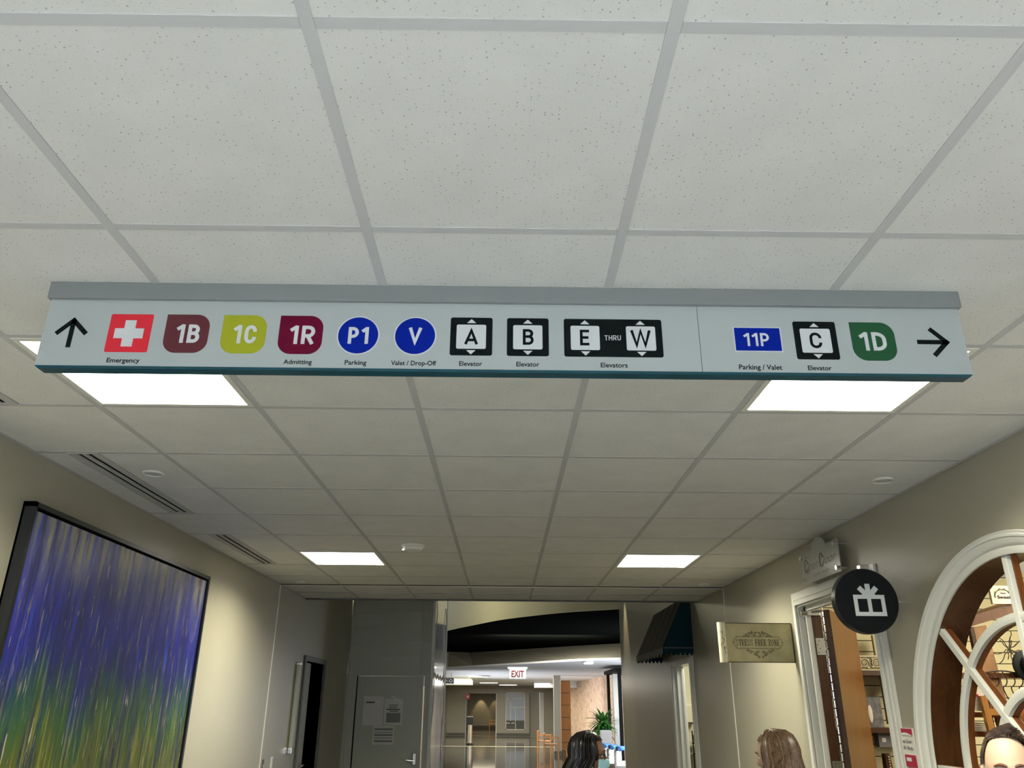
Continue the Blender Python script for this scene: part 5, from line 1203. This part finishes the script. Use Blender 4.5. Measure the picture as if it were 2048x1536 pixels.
bm = bmesh.new(); scalp(bm, man_hair, .006, off, Rt); rnd = random.Random(4)
for k in range(3200):
    u_ = rnd.uniform(0, 2*PI); v_ = rnd.uniform(-.5, 1.5)
    if not man_hair(u_, v_): continue
    p = head_pt(u_, v_)*1.03; nrm = Vector((p.x/HW**2, p.y/HD**2, p.z/HH**2)).normalized()
    top = max(0, math.sin(v_))**2.5; L_ = .010+.024*top*(.8+.4*max(0, front(u_)))*rnd.uniform(.7, 1.1)
    d1 = (nrm*.7+Vector((.35, -.1, .5))*top).normalized(); d2_ = (nrm*.25+Vector((.95, .30, .10))).normalized() if top > .2 else (nrm*.3+Vector((0, .5, -.8))).normalized()
    q1 = p+d1*L_*.55; q2 = q1+d2_*L_*.55
    bm_tube(bm, [Rt @ p+off, Rt @ q1+off, Rt @ q2+off], [.0016, .0014, .0005], 3)
obj('hair', bm, 'hairbrown', man, local=True, label='short brown hair swept up at the front')
# long hair ----------------------------------------------------------
def long_hair(t, off, Rt, m, length, vol, seed, face_gap=.35, n=520, wave=.006, flare=.10, back=0):
    rnd = random.Random(seed); bm = bmesh.new()
    def cond(u_, v_): return v_ > (.62 if front(u_) > .55 else (-.25 if front(u_) > face_gap else -.9))
    scalp(bm, cond, .007, off, Rt)
    for k in range(n):
        fr_lim = face_gap
        while True:
            u_ = rnd.uniform(0, 2*PI)
            if front(u_) < fr_lim: break
        start = Vector((rnd.uniform(-.016, .016), rnd.uniform(-.030, .045), 0)); start.z = HH*1.095*math.sqrt(1-(start.y/HD)**2); lay = rnd.uniform(.4, 1)*vol
        P_ = []; ph = rnd.uniform(0, 6); L_ = length*rnd.uniform(.85, 1)
        side = Vector((math.cos(u_), math.sin(u_)))
        for q in range(7):
            v_ = 1.30-q*(1.40/6); w_ = min(1, q/2.4); pp = head_pt(u_, v_)*(1.0+(.009+lay*max(0, (w_-.3)/.7))/.09)
            base_ = Vector((start.x*(1-w_)+pp.x*w_, start.y*(1-w_)+pp.y*w_, start.z*(1-w_)+pp.z*w_)); P_.append(base_)
        e = P_[-1]
        for q in range(1, 9):
            f_ = q/8; P_.append(Vector((e.x*(1+flare*f_)+wave*math.sin(ph+q*1.1), e.y*(1-.15*f_)+back*f_+wave*math.cos(ph+q), e.z-L_*f_)))
        P_ = [Rt @ p+off if i < 7 else p+off for i, p in enumerate(P_)]
        bm_tube(bm, P_, [.0015, .0035]+[.0045]*2+[.0042]*8+[.0035, .0025, .001], 4)
    return obj('hair', bm, m, t, local=True, smooth=True)
# woman with mask, in profile -----------------------------------------
w1, off, Rt, hp = person('person', 'person with long black hair, glasses and a pale blue face mask, seen in profile', (.500, 5.0), math.radians(82), 1.592, True, 'skindark', 'shirt2')
long_hair(w1, off, Rt, 'hairblack', .34, .018, 2, face_gap=.30, back=.17, flare=.15)
bm = bmesh.new()
for s_ in (-1, 1):
    c = hp(s_*.033, -.006, .016); P_ = [(c.x+.026*math.cos(a*PI/8), c.y, c.z+.018*math.sin(a*PI/8)) for a in range(17)]; bm_tube(bm, P_, .0030, 6)
    bm_tube(bm, [(c.x+s_*.025, c.y, c.z+.006), (s_*.080, c.y+.030, c.z+.008), (s_*.083, off.y+.02, c.z+.004)], .0032, 6)
c = hp(0, -.006, .008); bm_tube(bm, [(-.010, c.y-.004, c.z+.004), (0, c.y-.008, c.z+.007), (.010, c.y-.004, c.z+.004)], .003, 6)
obj('glasses', bm, 'black', w1, local=True, label='black-framed glasses')
bm = bmesh.new(); rows = []
for j in range(9):
    z = -.022-.092*j/8; rr = []
    for i in range(13):
        a = (i/12-.5)*2; x = a*.062*(1-.25*max(0, (j-5)/4)); rr.append(bm.verts.new(Vector((x, -HD*1.02*(1-.42*a*a)-.024*math.exp(-(a/.45)**2)*math.exp(-((j-2.5)/3)**2)+.012*(j/8)+.0018*math.cos(j*PI), z))+off))
    rows.append(rr)
for a, b_ in zip(rows, rows[1:]):
    for i in range(12): bm.faces.new((a[i], a[i+1], b_[i+1], b_[i]))
mk = obj('face_mask', bm, 'mask', w1, local=True, smooth=True, label='pale blue pleated face mask')
mk.modifiers.new('s', 'SOLIDIFY').thickness = .002
bm = bmesh.new()
for s_ in (-1, 1):
    bm_tube(bm, [Vector((s_*.060, -.055, -.03))+off, Vector((s_*.078, -.02, -.012))+off, Vector((s_*.084, .018, .01))+off], .0018, 5); bm_tube(bm, [Vector((s_*.052, -.052, -.10))+off, Vector((s_*.072, -.015, -.06))+off, Vector((s_*.084, .018, -.03))+off], .0018, 5)
obj('mask_strap', bm, 'card', w1, local=True)
# woman with brown hair, turned away ----------------------------------
w2, off, Rt, hp = person('person', 'person with long light brown hair turned away, standing below the parchment sign', (1.395, 4.40), math.radians(-128), 1.622, True, 'skin', 'shirt3', tilt=math.radians(6))
long_hair(w2, off, Rt, 'hairlight', .33, .022, 6, face_gap=.25, n=620, wave=.010, flare=.30, back=.03)
